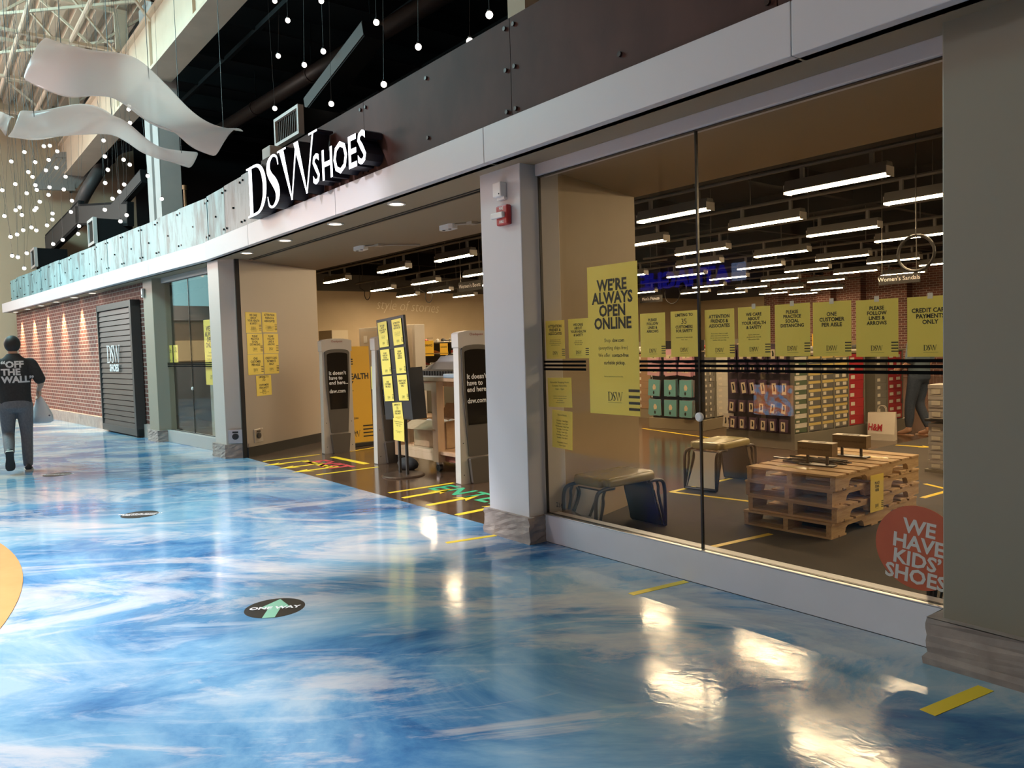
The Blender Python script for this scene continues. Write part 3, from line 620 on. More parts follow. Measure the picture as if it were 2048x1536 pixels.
for i, (px, py) in enumerate(((858, 987), (908, 1001), (968, 1019))):
    x, y = fp(px, py); arrow(x, y, R(92), 'yellow floor arrow pointing in, by the green enter word, %s from sign stand' % ('first', 'second', 'third')[i], 'arrows pointing into the shop')
x, y = fp(1000, 1038); tape(fp(975, 1040), fp(1003, 1036), .05, 'yellow tape end on the entrance floor against the white pillar')
g = G(); g.mesh(text('EXIT', .42, .035, 'LEFT', cs=1.1)); o = g.obj('floor_lettering', mat('red_tape', (.55, .05, .06), .5)); x, y = fp(634, 930); o.matrix_world = T(-9.93, 4.15, .0015) ; tag(o, 'red exit word taped on the brown entrance floor', 'floor lettering')
g = G(); g.mesh(text('ENTER', .42, .02, 'LEFT', cs=1.1)); o = g.obj('floor_lettering', mat('green_tape', (.03, .42, .2), .5)); o.matrix_world = T(-7.0, 4.28, .0015); tag(o, 'green enter word taped on the brown entrance floor by the white pillar', 'floor lettering')
def roundel(px, py, r, lab, kind):
    x, y = fp(px, py); o = thing('floor_sticker', lab, 'floor sticker', loc=(x, y, 0), rz=R(57))
    G().lathe([(r, 0), (r, .0015)], 48).obj('disc', mat('black_vinyl', (.02, .016, .012), .35), o)
    if kind == 'way':
        g = G(); g.prism([(-.035, -.17), (.035, -.17), (.035, .0), (.09, .0), (0, .155), (-.09, .0), (-.035, .0)], .0016, .0024); g.obj('arrow', mat('mint_print', (.25, .55, .38), .4), o)
        g = G(); g.mesh(text('ONE WAY', .062, .035), T=T(0, -.022, .003)); g.obj('lettering', WTX, o)
    else:
        g = G(); g.mesh(text('PRACTICE SOCIAL\nDISTANCING', .05, .03), T=T(0, .01, .002)); g.obj('lettering', WTX, o)
roundel(550, 1216, .172, 'round black one way floor sticker with green arrow on the blue floor', 'way')
roundel(280, 1029, .165, 'round black floor sticker without arrow, out from the beige pillar', 'x')
roundel(115, 949, .165, 'round black floor sticker on the blue floor near the walking person', 'x')
# ================================================================ shop lighting
TUBE = mat('warm_tube', (1, .95, .85), .4, 0, (1, .75, .45), 92)
HOOD = mat('grey_light_hood', (.13, .12, .11), .45)
LH = 1.14
fx0 = None
def fixture(x, y, label, group):      # x = left end; lamp underside at z 3.10
    global fx0
    if fx0 is None:
        o = thing('strip_light', label, 'strip light', group=group)
        g = G(); g.hexa([(0, -.10, .025), (LH, -.10, .025), (LH, .10, .025), (0, .10, .025)], [(0, -.055, .15), (LH, -.055, .15), (LH, .055, .15), (0, .055, .15)]); g.obj('hood', HOOD, o, bevel=.004)
        G().box(.01, LH - .01, -.05, .05, .008, .0245).obj('lamp_tube', TUBE, o)
        for k in (.18, LH - .18): G().box(k - .02, k + .02, -.02, .02, .15, .29).obj('bracket', HOOD, o)
        for k in (-.006, LH): G().box(k, k + .006, -.08, .08, 0.0, .10).obj('end_cap', mat('bright_end_cap', (.7, .66, .6), .3, .3), o)
        o.matrix_world = T(x, y, 3.09); fx0 = o; return o
    return dup(fx0, T(x, y, 3.09), label, group)
ROWS = [(7.85, [2.1, -.2, -2.5, -4.91, -7.11, -9.6, -12.16, -14.38, -17.02]), (9.6, [2.2, 0, -2.3, -4.65, -6.92, -9.3, -11.7]), (10.1, [-14.5, -16.8, -18.96]), (11.45, [.2, -2.4, -6.79, -9.47, -11.9]), (12.0, [-14.3, -16.7, -19.1, -20.9]), (13.3, [-6.62, -9.03, -10.99]), (13.9, [-13.6, -15.9, -18.3, -20.6]),
        (15.25, [-2, -4.3, -8.86, -10.81, -12.91]), (17.1, [-6.2, -8.7, -10.76, -13.01]), (19.05, [-8.43, -10.58, -12.73, -15.14, -17.8]), (21.0, [-10.3, -12.48, -14.98, -17.2]), (22.8, [-14.84, -17.03]), (24.7, [-14.55, -16.61]), (26.35, [-16.43])]
ORD = ['first', 'second', 'third', 'fourth', 'fifth', 'sixth', 'seventh', 'eighth', 'ninth', 'tenth', 'eleventh', 'twelfth', 'thirteenth', 'fourteenth', 'fifteenth', 'sixteenth']
CND = mat('ceiling_conduit', (.08, .07, .06), .5)
for i, (y, xs) in enumerate(ROWS):
    for j, x in enumerate(xs): fixture(x, y, 'lit strip light on the %s rail back, %s from its window end' % (ORD[i], ORD[j]), 'strip lights on rails in the shop')
    x0 = min(xs) - 1; x1 = max(xs) + 1.8
    g = G(); g.tube([(x0, y, 3.385), (x1, y, 3.385)], .024, 8); o = thing('lighting_rail', 'thin pipe rail carrying the %s row of strip lights back from the shopfront' % ORD[i], 'lighting rail', group='lighting rails'); g.obj('rail', CND, o)
    x = x0 + .4
    while x < x1: G().tube([(x, y, 3.40), (x, y, 4.2)], .008, 6).obj('drop_rod', CND, o); x += 1.9
for px, py, y, lab in ((735, 588, 10.6, 'black hanging cable loop between strip lights, nearer the entrance side wall'), (858, 592, 10.6, 'black hanging cable loop between strip lights, nearer the white pillar'), (1345, 588, 19.5, 'small black cable loop by the men\'s fitness sign')):
    p = onY(px, py, y); r = .17 * y / 10.6; A = [R(a) for a in range(150, 391, 20)]
    pts = [(p.x + r * math.cos(a), y, p.z + r * math.sin(a)) for a in A]; g = G(); g.tube([(pts[0][0] - .3, y, pts[0][2] + .12)] + pts + [(pts[-1][0] + .3, y, pts[-1][2] + .12)], .012, 6); g.tube([(pts[0][0] - .3, y, pts[0][2] + .1), (pts[0][0] - .3, y, 4.2)], .008, 6); tag(g.obj('cable_loop', DARK), lab, 'cable')
p = onY(1832, 507, 9.0); g = G(); g.tube([(p.x + .2 * math.cos(R(a)), 9.0, p.z + .2 * math.sin(R(a))) for a in range(0, 360, 15)], .018, 8, closed=True); g.tube([(p.x, 9, p.z + .2), (p.x, 9, 4.2)], .008, 6); tag(g.obj('cable_coil', DARK), 'black coiled cable ring hanging among the lights by the taupe pillar', 'cable')
def aisle_sign(px0, py0, px1, y, txt, lab, w):
    p = onY((px0 + px1) / 2, py0, y); o = thing('aisle_sign', lab, 'sign', loc=(p.x, y, p.z))
    h = w * .235; G().box(-w / 2, w / 2, 0, .03, -h / 2, h / 2).obj('board', BLK, o)
    g = G(); g.mesh(text(txt, w * .145, .0), T=T(0, -.002, -h * .16) @ FACE); g.obj('lettering', WTX, o)
    for x in (-w * .42, w * .42): G().tube([(x, .015, h / 2), (x, .015, 4.2 - p.z)], .008, 6).obj('hanger', CND, o)
aisle_sign(917, 572, 962, 9.5, "Women\u2019s Boots", 'black hanging women\'s boots sign seen through the entrance', .84)
aisle_sign(1281, 598, 1322, 19.9, "Men\u2019s Fitness", 'black hanging men\'s fitness sign beside the tall yellow poster', 1.0)
aisle_sign(1765, 558, 1830, 12, "Women\u2019s Sandals", 'black hanging women\'s sandals sign by the taupe pillar', .62)
g = G(); g.M = MX(((1, .22, 0, 0), (0, 1, 0, 0), (0, 0, 1, 0), (0, 0, 0, 1))); g.mesh(text('style of stories', .50, -.02, sx=.8)); sh = MX(((1, .22, 0, 0), (0, 1, 0, 0), (0, 0, 1, 0), (0, 0, 0, 1))); o = g.obj('wall_lettering', mat('cream_wall_print', (.88, .80, .64), .6))
o.matrix_world = T(-22.13, 13.05, 2.74) @ RZ(R(90)) @ FACE @ RZ(R(-3)); tag(o, 'pale slanted style of stories wall lettering above the far tan wall', 'wall lettering')
# ================================================================ pallets and what is on them
WOOD = mat('pallet_wood', (.5, .33, .17), .75); _v = coords(WOOD, (2.5, 22, 22)); _f = noise(WOOD, _v, 1.6, 6, .65, .6); setcol(WOOD, ramp(WOOD, _f, [(.3, (.44, .275, .13)), (.55, (.58, .40, .215)), (.75, (.66, .47, .27))])); bump(WOOD, _f, .15)
WOOD2 = mat('pallet_stringer_wood', (.5, .33, .17), .75); _v = coords(WOOD2, (22, 2.5, 22)); _f = noise(WOOD2, _v, 1.6, 6, .65, .6); setcol(WOOD2, ramp(WOOD2, _f, [(.3, (.42, .27, .13)), (.55, (.56, .39, .21)), (.75, (.62, .45, .26))]))
PW_, PL, PH = .74, 1.42, .118
def pallet(name='wooden_pallet'):
    o = bpy.data.objects.new(name, None); COL.objects.link(o)
    for x in (0, PW_ / 2 - .02, PW_ - .04):
        poly = [(0, .016), (0, PH - .016), (PL, PH - .016), (PL, .016)]
        def notch(a): return [(a + .30, .016), (a + .285, .055), (a + .255, .072), (a + .045, .072), (a + .015, .055), (a, .016)]
        poly += notch(PL - .50) + notch(.20)
        g = G(); g.M = MX(((0, 0, 1, x), (1, 0, 0, 0), (0, 1, 0, 0), (0, 0, 0, 1))); g.prism(poly, 0, .04); g.obj('stringer', WOOD2, o, bevel=.003)
    y = 0.0
    for i, w in enumerate((.15, .13, .15, .14, .13, .15, .14, .15)):
        G().box(-.006 + random.uniform(-.004, .004), PW_ + .006, y, y + w, PH - .016, PH).obj('deck_board', WOOD, o, bevel=.002); y += w + (PL - 1.14) / 7
    for y0 in (0, .12, .62, 1.08, 1.2): G().box(0, PW_, y0, y0 + .105, 0, .016).obj('bottom_board', WOOD, o, bevel=.002)
    return o
PM = T(-3.71, 5.28, 0) @ RZ(R(1.2))
pl = pallet(); NM = ('bottom', 'second from the floor', 'third from the floor', 'top')
for i in range(4):
    mw = PM @ T(.0 + (.0, .022, -.01, .018)[i], (-.03, .0, .012, -.006)[i], PH * i) @ RZ(R((0, .8, -.6, .5)[i]))
    o = pl if i == 0 else dup(pl, mw)
    o.matrix_world = mw; tag(o, 'notched wooden pallet in the display stack behind the window, %s one' % NM[i], 'pallet', 'stacked wooden pallets')
SIDE = MX(((0, 0, 1, 0), (1, 0, 0, 0), (0, 1, 0, 0), (0, 0, 0, 1)))
poster('place', PM @ T(PW_ + .038, .60, .12) @ SIDE @ RZ(R(-1.5)), 'yellow place items here notice on the side of the pallet stack', w=.215, h=.29)
BW = speckle('brown_box_wood', (.17, .115, .06), (.21, .145, .08), 6, .6, 0, (1, 1, 8))
def box_stand(x, y, rz, lab):
    o = thing('box_on_stand', lab, 'display box', mw=PM @ T(x, y, PH * 4) @ RZ(rz))
    G().box(-.14, .14, -.045, .045, 0, .012).obj('base', DARK, o, bevel=.002)
    for s in (-.08, .08): G().box(s - .009, s + .009, -.009, .009, .012, .085).obj('post', DARK, o)
    b = G().box(-.142, .142, -.05, .05, .085, .185).obj('box', BW, o, bevel=.003)
    G().box(-.142, .142, -.05, .05, .185, .189).obj('top_card', mat('cream_card', (.62, .55, .44), .5), b); G().box(-.07, .07, -.014, .014, .1888, .1912).obj('slot', BLK, b)
    g = G(); g.mesh(text('PLEASE RETURN PENS HERE', .02, .0), T=T(0, -.0506, .13) @ FACE); g.obj('lettering', mat('dark_brown_print', (.06, .035, .02), .6), b)
box_stand(.42, .36, R(3), 'brown slotted box on two black posts, nearer the window edge of the pallets'); box_stand(.40, .95, R(4), 'brown slotted box on two black posts, farther back on the pallets')
for i in range(18):
    a = random.uniform(-.4, .4); p = PM @ V((.19 + random.uniform(-.14, .30), .40 + random.uniform(-.07, .16), PH * 4 + .009 + .006 * (i % 4)))
    g = G(); L = random.uniform(.09, .13); g.tube([(-L, 0, 0), (L * .6, 0, 0), (L * .8, .004, 0), (L, .008, 0)], [.008, .009, .007, .003], 8); o = g.obj('black_pen', mat('black_gloss', (.012, .012, .013), .18), loc=p, rot=(0, 0, a + R(8))); tag(o, 'glossy black pen in the loose heap on the pallets', 'pen', 'heap of black pens on the pallets')
for x, y, lab in ((.33, .18, 'clear yellowish tape patch stuck on the pallet top beside the nearer box'), (.50, 1.05, 'clear yellowish tape patch stuck on the pallet top beside the farther box')):
    g = G(); g.prism([(-.16, -.04), (.14, -.05), (.17, .04), (-.12, .05)], 0, .0015); o = g.obj('tape_patch', mat('shiny_yellow_tape', (.72, .52, .12), .12)); o.matrix_world = PM @ T(x, y, PH * 4 + .0005); tag(o, lab, 'tape')
# tape on the carpet
for a, b, lab in (((1420, 1095), (1542, 1068), 'yellow tape on the carpet running back from the glass joint'), ((1342, 984), (1463, 957), 'yellow tape on the floor in front of the farther stool, short run'), ((1342, 984), (1500, 1003), 'yellow tape on the carpet running from the farther stool to the pallets'),
                  ((1845, 996), (1893, 983), 'yellow tape on the carpet beside the pallet stack, nearer line'), ((1850, 968), (1892, 978), 'yellow tape on the carpet beside the pallet stack, farther line'), ((1285, 857), (1540, 893), 'long yellow tape line on the shop floor before the sock racks'), ((1420, 893), (1468, 902), 'short yellow tape behind the farther stool')):
    tape(fp(*a), fp(*b), .05, lab)
x, y = fp(1832, 893); arrow(x, y, R(10), 'yellow floor arrow on the carpet near the white shopping bag', None, .5)
# ================================================================ fitting stools
OLIVE = speckle('olive_gold_vinyl', (.30, .25, .10), (.275, .225, .09), 3, .25); MIR = mat('mirror', (.86, .88, .86), .03, 1); TB = mat('dark_tube', (.028, .022, .018), .3, .4)
def stool(mw, lab, W_=.40, L=.62):
    o = thing('fitting_stool', lab, 'stool', mw=mw)
    me = bmesh.new(); bmesh.ops.create_cube(me, size=1)
    for q in me.verts: q.co = V((q.co.x * W_, q.co.y * L, q.co.z * .07 + .435))
    bmesh.ops.bevel(me, geom=[e for e in me.edges if abs(e.verts[0].co.z - e.verts[1].co.z) > .03], offset=.05, segments=4, affect='EDGES'); d = bpy.data.meshes.new('seat'); me.to_mesh(d); me.free(); d.materials.append(OLIVE)
    d.polygons.foreach_set('use_smooth', [True] * len(d.polygons)); link('seat', d, o, bevel=.026, seg=4)
    for s in (-1, 1):
        ye = s * L / 2
        for x in (-W_ / 2 + .02, W_ / 2 - .02):
            g = G(); g.tube(crom([(x, ye - s * .12, .395), (x, ye - s * .02, .395), (x, ye + s * .05, .375), (x, ye + s * .075, .31), (x, ye + s * .078, .2), (x, ye + s * .078, .012)], 4), .015, 10); g.obj('leg', TB, o, smooth=True)
            g = G(); g.tube(crom([(x, ye - s * .02, .385), (x, ye - s * .0, .34), (x, ye + s * .0, .28), (x, ye + s * .04, .14), (x, ye + s * .07, .02)], 4), .012, 10); g.obj('brace', TB, o, smooth=True)
        G().tube([(-W_ / 2 + .02, ye + s * .078, .014), (W_ / 2 - .02, ye + s * .078, .014)], .013, 8).obj('foot_bar', TB, o)
        g = G(); a, b = ye - s * .03, ye + s * .062; x = W_ / 2 - .035; dy = .006
        g.hexa([(-x, b - dy, .03), (x, b - dy, .03), (x, b + dy, .03), (-x, b + dy, .03)], [(-x * .86, a - dy, .375), (x * .86, a - dy, .375), (x * .86, a + dy, .375), (-x * .86, a + dy, .375)]); g.obj('mirror', [MIR], o)
        g = G(); a2, b2 = a - s * .02, b - s * .02; g.hexa([(-x, b2 - dy, .025), (x, b2 - dy, .025), (x, b2 + dy, .025), (-x, b2 + dy, .025)], [(-x * .86, a2 - dy, .38), (x * .86, a2 - dy, .38), (x * .86, a2 + dy, .38), (-x * .86, a2 + dy, .38)]); g.obj('mirror_back', DARK, o)
    return o
stool(T(-4.275, 4.35, 0), 'olive padded fitting stool with mirror ends just behind the glass, nearest the white pillar')
stool(T(-4.88, 6.52, 0) @ RZ(R(6)), 'olive padded fitting stool with mirror ends farther inside, behind the glass joint')
stool(T(-1.52, 4.32, 0), 'dark fitting stool mostly hidden behind the round orange sticker')
# ================================================================ shoe-box racks
FIX = speckle('greige_laminate', (.30, .245, .165), (.28, .225, .15), 2, .5); FIX2 = speckle('grey_green_laminate', (.20, .18, .14), (.18, .165, .13), 2, .5)
LAB = mat('box_label', (.72, .66, .54), .5)
BOXC = {'white': (.62, .58, .50), 'green': (.09, .13, .075), 'grey': (.20, .185, .16), 'slate': (.13, .125, .12), 'yellow': (.62, .47, .16), 'red': (.42, .022, .03), 'brown': (.36, .22, .12), 'black': (.03, .027, .025), 'pale': (.50, .46, .42)}
_B = {}
def shoebox(mw, w, h, d, body, lid, label, group, two=False):
    k = (round(w, 3), round(h, 3), round(d, 3), body, lid, two)
    if k not in _B:
        mb, ml = mat('box_' + body, BOXC[body], .6), mat('box_' + lid, BOXC[lid], .6); s = (0.004)
        a = G().box(0, w - s, 0, d, 0, h * .68).data('shoe_box', mb); b = G().box(-.002, w - s + .002, -.003, d, h * .66, h - .003).data('lid', ml)
        g = G(); g.box(w * .10, w * .36, -.0045, -.001, h * .18, h * .58);
        if two: g.box(w * .62, w * .88, -.0045, -.001, h * .18, h * .58)
        _B[k] = (a, b, g.data('label_sticker', LAB))
    a, b, c = _B[k]; r = link('shoe_box', a); r.matrix_world = mw; tag(r, label, 'shoe box', group); link('lid', b, r); link('label_sticker', c, r); return r
def column(M_, s0, w, z0, z1, body, lid, n, where, depth=.32, two=False, cname=None):
    h = (z1 - z0) / n; cn = cname or body
    for i in range(n): 
        bb, ll = (body, lid) if not (body == 'white' and lid == 'green') else (('white', 'white') if i % 2 else ('green', 'green'))
        shoebox(M_ @ T(s0, random.uniform(0, .012), z0 + h * i), w, h, depth, bb, ll, '%s shoe box %s, %s up' % (cn, where, ORD[i]), 'shoe boxes ' + where, two)
# long rack beside the pallets: near end carries sock packs, long side faces the carpet aisle
d = V((.05, 1, 0)).normalized(); A1 = MX(((d.x, -d.y, 0, -5.69), (d.y, d.x, 0, 9.21), (0, 0, 1, 0), (0, 0, 0, 1)))   # local x along the aisle side, y into the rack
o = thing('shoe_rack', 'long greige shoe rack behind the pallets, socks on its end', 'shoe rack', mw=A1)
G().box(-.05, 2.85, -.02, 1.1, 0, .21).obj('plinth', FIX2, o, bevel=.004); G().box(-.05, -.002, 0.0, 1.06, .21, 1.42).obj('end_panel', mat('plum_board', (.06, .042, .06), .6), o)
G().box(-.05, 2.85, .42, .5, .21, 1.42).obj('spine', FIX, o)
for x in (.278, .596, .893, 1.252, 1.66, 1.96, 2.29, 2.72): G().box(x, x + .03, .0, .42, .21, 1.25).obj('divider', FIX2, o)
G().box(-.05, 2.85, -.01, 1.06, 1.25, 1.28).obj('top_shelf', FIX, o)
G().box(-.058, -.05, -.03, .03, 0, 1.42).obj('corner_strip', FIX2, o)
W1 = 'on the long rack'
column(A1, .0, .275, .22, 1.24, 'white', 'green', 16, 'in the white and green column ' + W1, cname='small')
column(A1, .312, .28, .22, 1.24, 'slate', 'yellow', 9, 'in the first yellow-lidded column ' + W1); column(A1, .63, .26, .22, 1.24, 'slate', 'yellow', 9, 'in the second yellow-lidded column ' + W1); column(A1, .926, .322, .22, 1.24, 'slate', 'yellow', 9, 'in the wide yellow-lidded column ' + W1, two=True)
column(A1, 1.286, .37, .22, 1.24, 'red', 'red', 8, 'in the nearer red column ' + W1); column(A1, 1.995, .29, .22, 1.24, 'grey', 'grey', 9, 'in the grey column ' + W1); column(A1, 2.325, .39, .22, 1.24, 'red', 'red', 9, 'in the farther red column ' + W1, two=True)
# sock packs on the rack end (faces the window)
_K = {}
def pack(mw, w, h, style, label, group):
    k = (w, h, style)
    if k not in _K:
        cm = {'plum': (.10, .055, .10), 'teal': (.16, .40, .42), 'pink': (.62, .36, .42), 'white': (.66, .60, .52)}[style]
        g = G(); g.box(-w / 2, w / 2, 0, .012, -h, 0, 0); side = {'plum': (.09, .05, .09), 'teal': (.50, .06, .08), 'pink': (.5, .22, .36), 'white': (.6, .55, .48)}[style]
        me = g.data('sock_pack', [mat('card_' + style, cm, .45)]); e = G(); e.box(-w / 2 - .001, w / 2 + .001, .0035, .0085, -h - .001, .001); eb = e.data('card_edge', mat('card_edge_' + style, side, .5))
        g = G()
        if style == 'teal': g.prism([(-.02, -.62 * h), (.03, -.60 * h), (.04, -.45 * h), (.02, -.30 * h), (-.01, -.28 * h), (-.03, -.45 * h)], 0, .001, 0); g.prism([(-.005 + .016 * math.cos(R(a)), -.80 * h + .03 * math.sin(R(a))) for a in range(0, 360, 30)], 0, .0015, 1)
        elif style == 'pink': g.prism([(-w * .3, -h * .75), (w * .3, -h * .75), (w * .25, -h * .45), (-w * .25, -h * .45)], 0, .001, 0); g.prism([(-.01, -h * .7), (.01, -h * .7), (.015, -h * .5)], 0, .0015, 1)
        else: g.prism([(-w * .28, -h * .95), (w * .28, -h * .95), (w * .28, -h * .2), (-w * .28, -h * .2)], 0, .001, 0); g.prism([(-.012, -h * .75), (.014, -h * .75), (.018, -h * .55), (.006, -h * .3), (-.014, -h * .32), (-.008, -h * .55)], 0, .0016, 1)
        pr = G(); pr.M = FACE; pr.v = [tuple(FACE @ V(p)) for p in g.v]; pr.f = g.f; pr.mi = g.mi
        _K[k] = (me, eb, pr.data('printed_card', [mat('cream_print', (.72, .60, .42), .5), BLK]))
    a, b, c = _K[k]; r = link('sock_pack', a); r.matrix_world = mw; tag(r, label, 'sock pack', group); link('card_edge', b, r); link('printed_card', c, r); return r
E1 = A1 @ MX(((0, 1, 0, -.052), (-1, 0, 0, 0.0), (0, 0, 1, 0), (0, 0, 0, 1)))   # local x to the right along the rack end, y into the rack
def pegrow(M_, xs, z, w, h, style, per, dy, where, tilt=0):
    for j, x in enumerate(xs):
        for k in range(per if isinstance(per, int) else per[j]):
            pack(M_ @ T(x + .004 * k, -.03 - dy * k, z) @ MX.Rotation(R(random.uniform(-7, 7) + tilt), 4, 'Y') @ RZ(R(random.uniform(-4, 4))), w, h, style, '%s sock pack %s, %s peg, %s' % ({'plum': 'plum', 'teal': 'teal', 'pink': 'pink', 'white': 'white'}[style], where, ORD[j], ('innermost', 'second out', 'third out', 'fourth out', 'fifth out')[k]), 'sock packs ' + where)
rows1 = [(1.38, 'top', .17), (1.17, 'second', .15), (.93, 'third', .20), (.64, 'fourth', .165), (.405, 'bottom', .165)]
for (z, nm, h) in rows1: pegrow(E1, [-.93 + .165 * j + random.uniform(-.02, .02) for j in range(6)], z, .115, h, 'plum', 2, .03, 'on the long rack, %s row' % nm, random.uniform(-5, 5))
pegrow(E1, [-1.07, -1.03, -.99], .44, .09, .20, 'white', 1, .03, 'low on the long rack end')
# second rack farther back: teal packs on the end, grey and white boxes on its side
d = V((-.125, 1, 0)).normalized(); A2 = MX(((d.x, -d.y, 0, -8.0), (d.y, d.x, 0, 10.3), (0, 0, 1, 0), (0, 0, 0, 1)))
o = thing('shoe_rack', 'greige shoe rack farther back with teal sock packs on its end', 'shoe rack', mw=A2)
G().box(-.1, 2.2, -.03, 1.05, 0, .18).obj('plinth', FIX, o, bevel=.004); G().box(-.04, .0, 0, 1.0, .18, 1.5).obj('end_panel', DARK, o); G().box(0, 2.2, .42, .5, .18, 1.5).obj('spine', FIX2, o); G().box(-.04, 2.2, -.01, 1.0, 1.30, 1.33).obj('top_shelf', FIX, o)
for x in (.30, .345, .86): G().box(x, x + .03, 0, .42, .18, 1.3).obj('divider', FIX2, o)
W2 = 'on the teal-sock rack'
column(A2, .0, .155, .2, 1.3, 'grey', 'grey', 11, 'in the corner column ' + W2); column(A2, .15, .155, .2, 1.3, 'grey', 'grey', 11, 'in the second grey column ' + W2); column(A2, .385, .46, .2, 1.3, 'white', 'white', 11, 'in the first white column ' + W2); column(A2, .90, .5, .2, 1.3, 'white', 'white', 11, 'in the farther white column ' + W2)
E2 = A2 @ MX(((0, 1, 0, -.042), (-1, 0, 0, 0.0), (0, 0, 1, 0), (0, 0, 0, 1)))
for z, st, nm in ((1.36, 'pink', 'upper'), (1.12, 'pink', 'lower'), (.84, 'teal', 'upper'), (.50, 'teal', 'lower')): pegrow(E2, [-.93, -.60, -.27], z, .24, .28 if st == 'teal' else .21, st, (2, 3, 5), .028, 'on the teal-sock rack, %s row' % nm)
# third rack: brown and black boxes
o = thing('shoe_rack', 'low shoe rack with brown and black boxes beside the tall yellow poster', 'shoe rack', loc=(-10.5, 11.35, 0), rz=R(7))
G().box(-.6, 1.02, -.03, .6, 0, .17).obj('plinth', FIX, o); G().box(-.6, 1.02, .36, .42, .17, 1.5).obj('spine', FIX2, o); G().box(-.6, 1.02, 0, .6, 1.28, 1.31).obj('top_shelf', FIX, o)
A3 = T(-10.5, 11.35, 0) @ RZ(R(7)); W3 = 'on the tall-poster rack'
column(A3, .0, .34, .18, 1.26, 'brown', 'brown', 8, 'in the brown column ' + W3); column(A3, .36, .30, .18, 1.26, 'black', 'pale', 8, 'in the black column ' + W3); column(A3, .68, .32, .18, 1.26, 'black', 'black', 7, 'in the plain black column ' + W3); column(A3, -.38, .34, .18, 1.26, 'brown', 'brown', 8, 'in the hidden brown column ' + W3)
# shelf with pale boxes by the taupe pillar
o = thing('shelf_unit', 'dark shelf unit of pale shoe boxes beside the taupe pillar', 'shelf unit', loc=(-3.74, 8.62, 0)); G().box(-.02, 1.3, 0, .5, 0, .02).obj('foot', FIX2, o); G().box(-.03, 1.3, -.02, .5, .55, .575).obj('shelf', DARK, o); G().box(.2, 1.3, .36, .5, .02, .95).obj('back_panel', DARK, o); G().box(-.03, 1.3, -.02, .5, -.0, .03).obj('plinth', FIX2, o)
A4 = T(-3.74, 8.62, 0)
column(A4, .0, .34, .035, .53, 'pale', 'pale', 5, 'low on the shelf unit by the taupe pillar', .30); column(A4, .0, .34, .58, .95, 'pale', 'pale', 3, 'on the shelf of the unit by the taupe pillar', .30)
# shopping bag on the floor
o = thing('shopping_bag', 'white paper shopping bag with red letters on the carpet by the long rack', 'shopping bag', loc=(-5.34, 10.87, 0), rz=R(14))
PB = speckle('white_paper_bag', (.70, .63, .54), (.66, .59, .50), 5, .7, .2)
g = G(); w, dp, h = .17, .08, .40
rw = [[(-w * 1.02, -dp * 1.1, 0.0), (w * 1.02, -dp * 1.1, 0), (w * 1.02, dp, 0), (-w * 1.02, dp, 0)], [(-w * 1.04, -dp * 1.25, .10), (w * 1.0, -dp * 1.15, .09), (w * 1.0, dp, .1), (-w * 1.02, dp, .1)], [(-w * 1.08, -dp * .5, h * .97), (w * 1.04, -dp * .45, h), (w * 1.02, dp * .5, h), (-w * 1.05, dp * .5, h * .98)]]
vs = [p for r in rw for p in r]; g.add(vs, [(3, 2, 1, 0)] + [(i * 4 + j, i * 4 + (j + 1) % 4, i * 4 + 4 + (j + 1) % 4, i * 4 + 4 + j) for i in range(2) for j in range(4)]); g.obj('bag', PB, o, solid=.002)
for y in (-.035, .035): G().tube(crom([(-.06, y, h - .02), (-.055, y, h + .05), (-.03, y, h + .085), (.02, y, h + .085), (.045, y, h + .05), (.05, y, h - .02)], 4), .004, 6).obj('handle', PB, o)
g = G(); g.mesh(text('H&M', .135, .03, sx=.66), T=T(-.08, -.099, .14) @ RX(R(90 - 11)) @ RZ(R(-3))); g.obj('lettering', mat('red_print', (.42, .015, .03), .5), o)
# ================================================================ shoes on top of the racks
def shoe_mesh(L=.27):
    sec = [(-.5, .030, .072, .03), (-.46, .036, .085, .012), (-.3, .037, .088, .008), (-.12, .036, .082, .008), (.02, .040, .062, .008), (.2, .046, .050, .008), (.36, .044, .042, .010), (.46, .032, .036, .016), (.5, .014, .028, .02)]
    g = G(); n = 12; rows = []
    for t, w, zt, zb in sec:
        rows.append([(t * L, w * math.cos(2 * math.pi * j / n) * (1.0 if math.sin(2 * math.pi * j / n) < .2 else .75), (zt + zb) / 2 + (zt - zb) / 2 * math.sin(2 * math.pi * j / n)) for j in range(n)])
    vs = [p for r in rows for p in r]; fs = [(i * n + j, i * n + (j + 1) % n, (i + 1) * n + (j + 1) % n, (i + 1) * n + j) for i in range(len(rows) - 1) for j in range(n)] + [tuple(range(n - 1, -1, -1)), tuple((len(rows) - 1) * n + j for j in range(n))]
    g.add(vs, fs); s = G(); s.prism([(t * L, w + .004) for t, w, a, b in sec] + [(t * L, -w - .004) for t, w, a, b in sec[::-1]], 0, .022); return g, s
_sg, _ss = shoe_mesh(); _SH = {}
SC_ = {'black': (.03, .028, .028), 'white': (.6, .58, .54), 'red': (.4, .05, .04), 'tan': (.42, .26, .13), 'orange': (.6, .2, .08), 'grey': (.22, .21, .2)}
def shoe(mw, c, label, group, tilt=0):
    if c not in _SH: _SH[c] = (_sg.data('shoe', mat('shoe_' + c, SC_[c], .5), True), _ss.data('sole', mat('shoe_sole', (.62, .58, .52), .6)))
    r = link('shoe', _SH[c][0]); r.matrix_world = mw; tag(r, label, 'shoe', group); link('sole', _SH[c][1], r)
cols = list(SC_)
for i in range(13):
    x = .1 + i * .21; c = cols[(i * 5 + 1) % 6]; shoe(A1 @ T(x, .14, 1.282) @ RZ(R(75 + random.uniform(-15, 15))), c, '%s display shoe on top of the long rack, %s from the sock end' % (c, ORD[i]), 'shoes on the long rack')
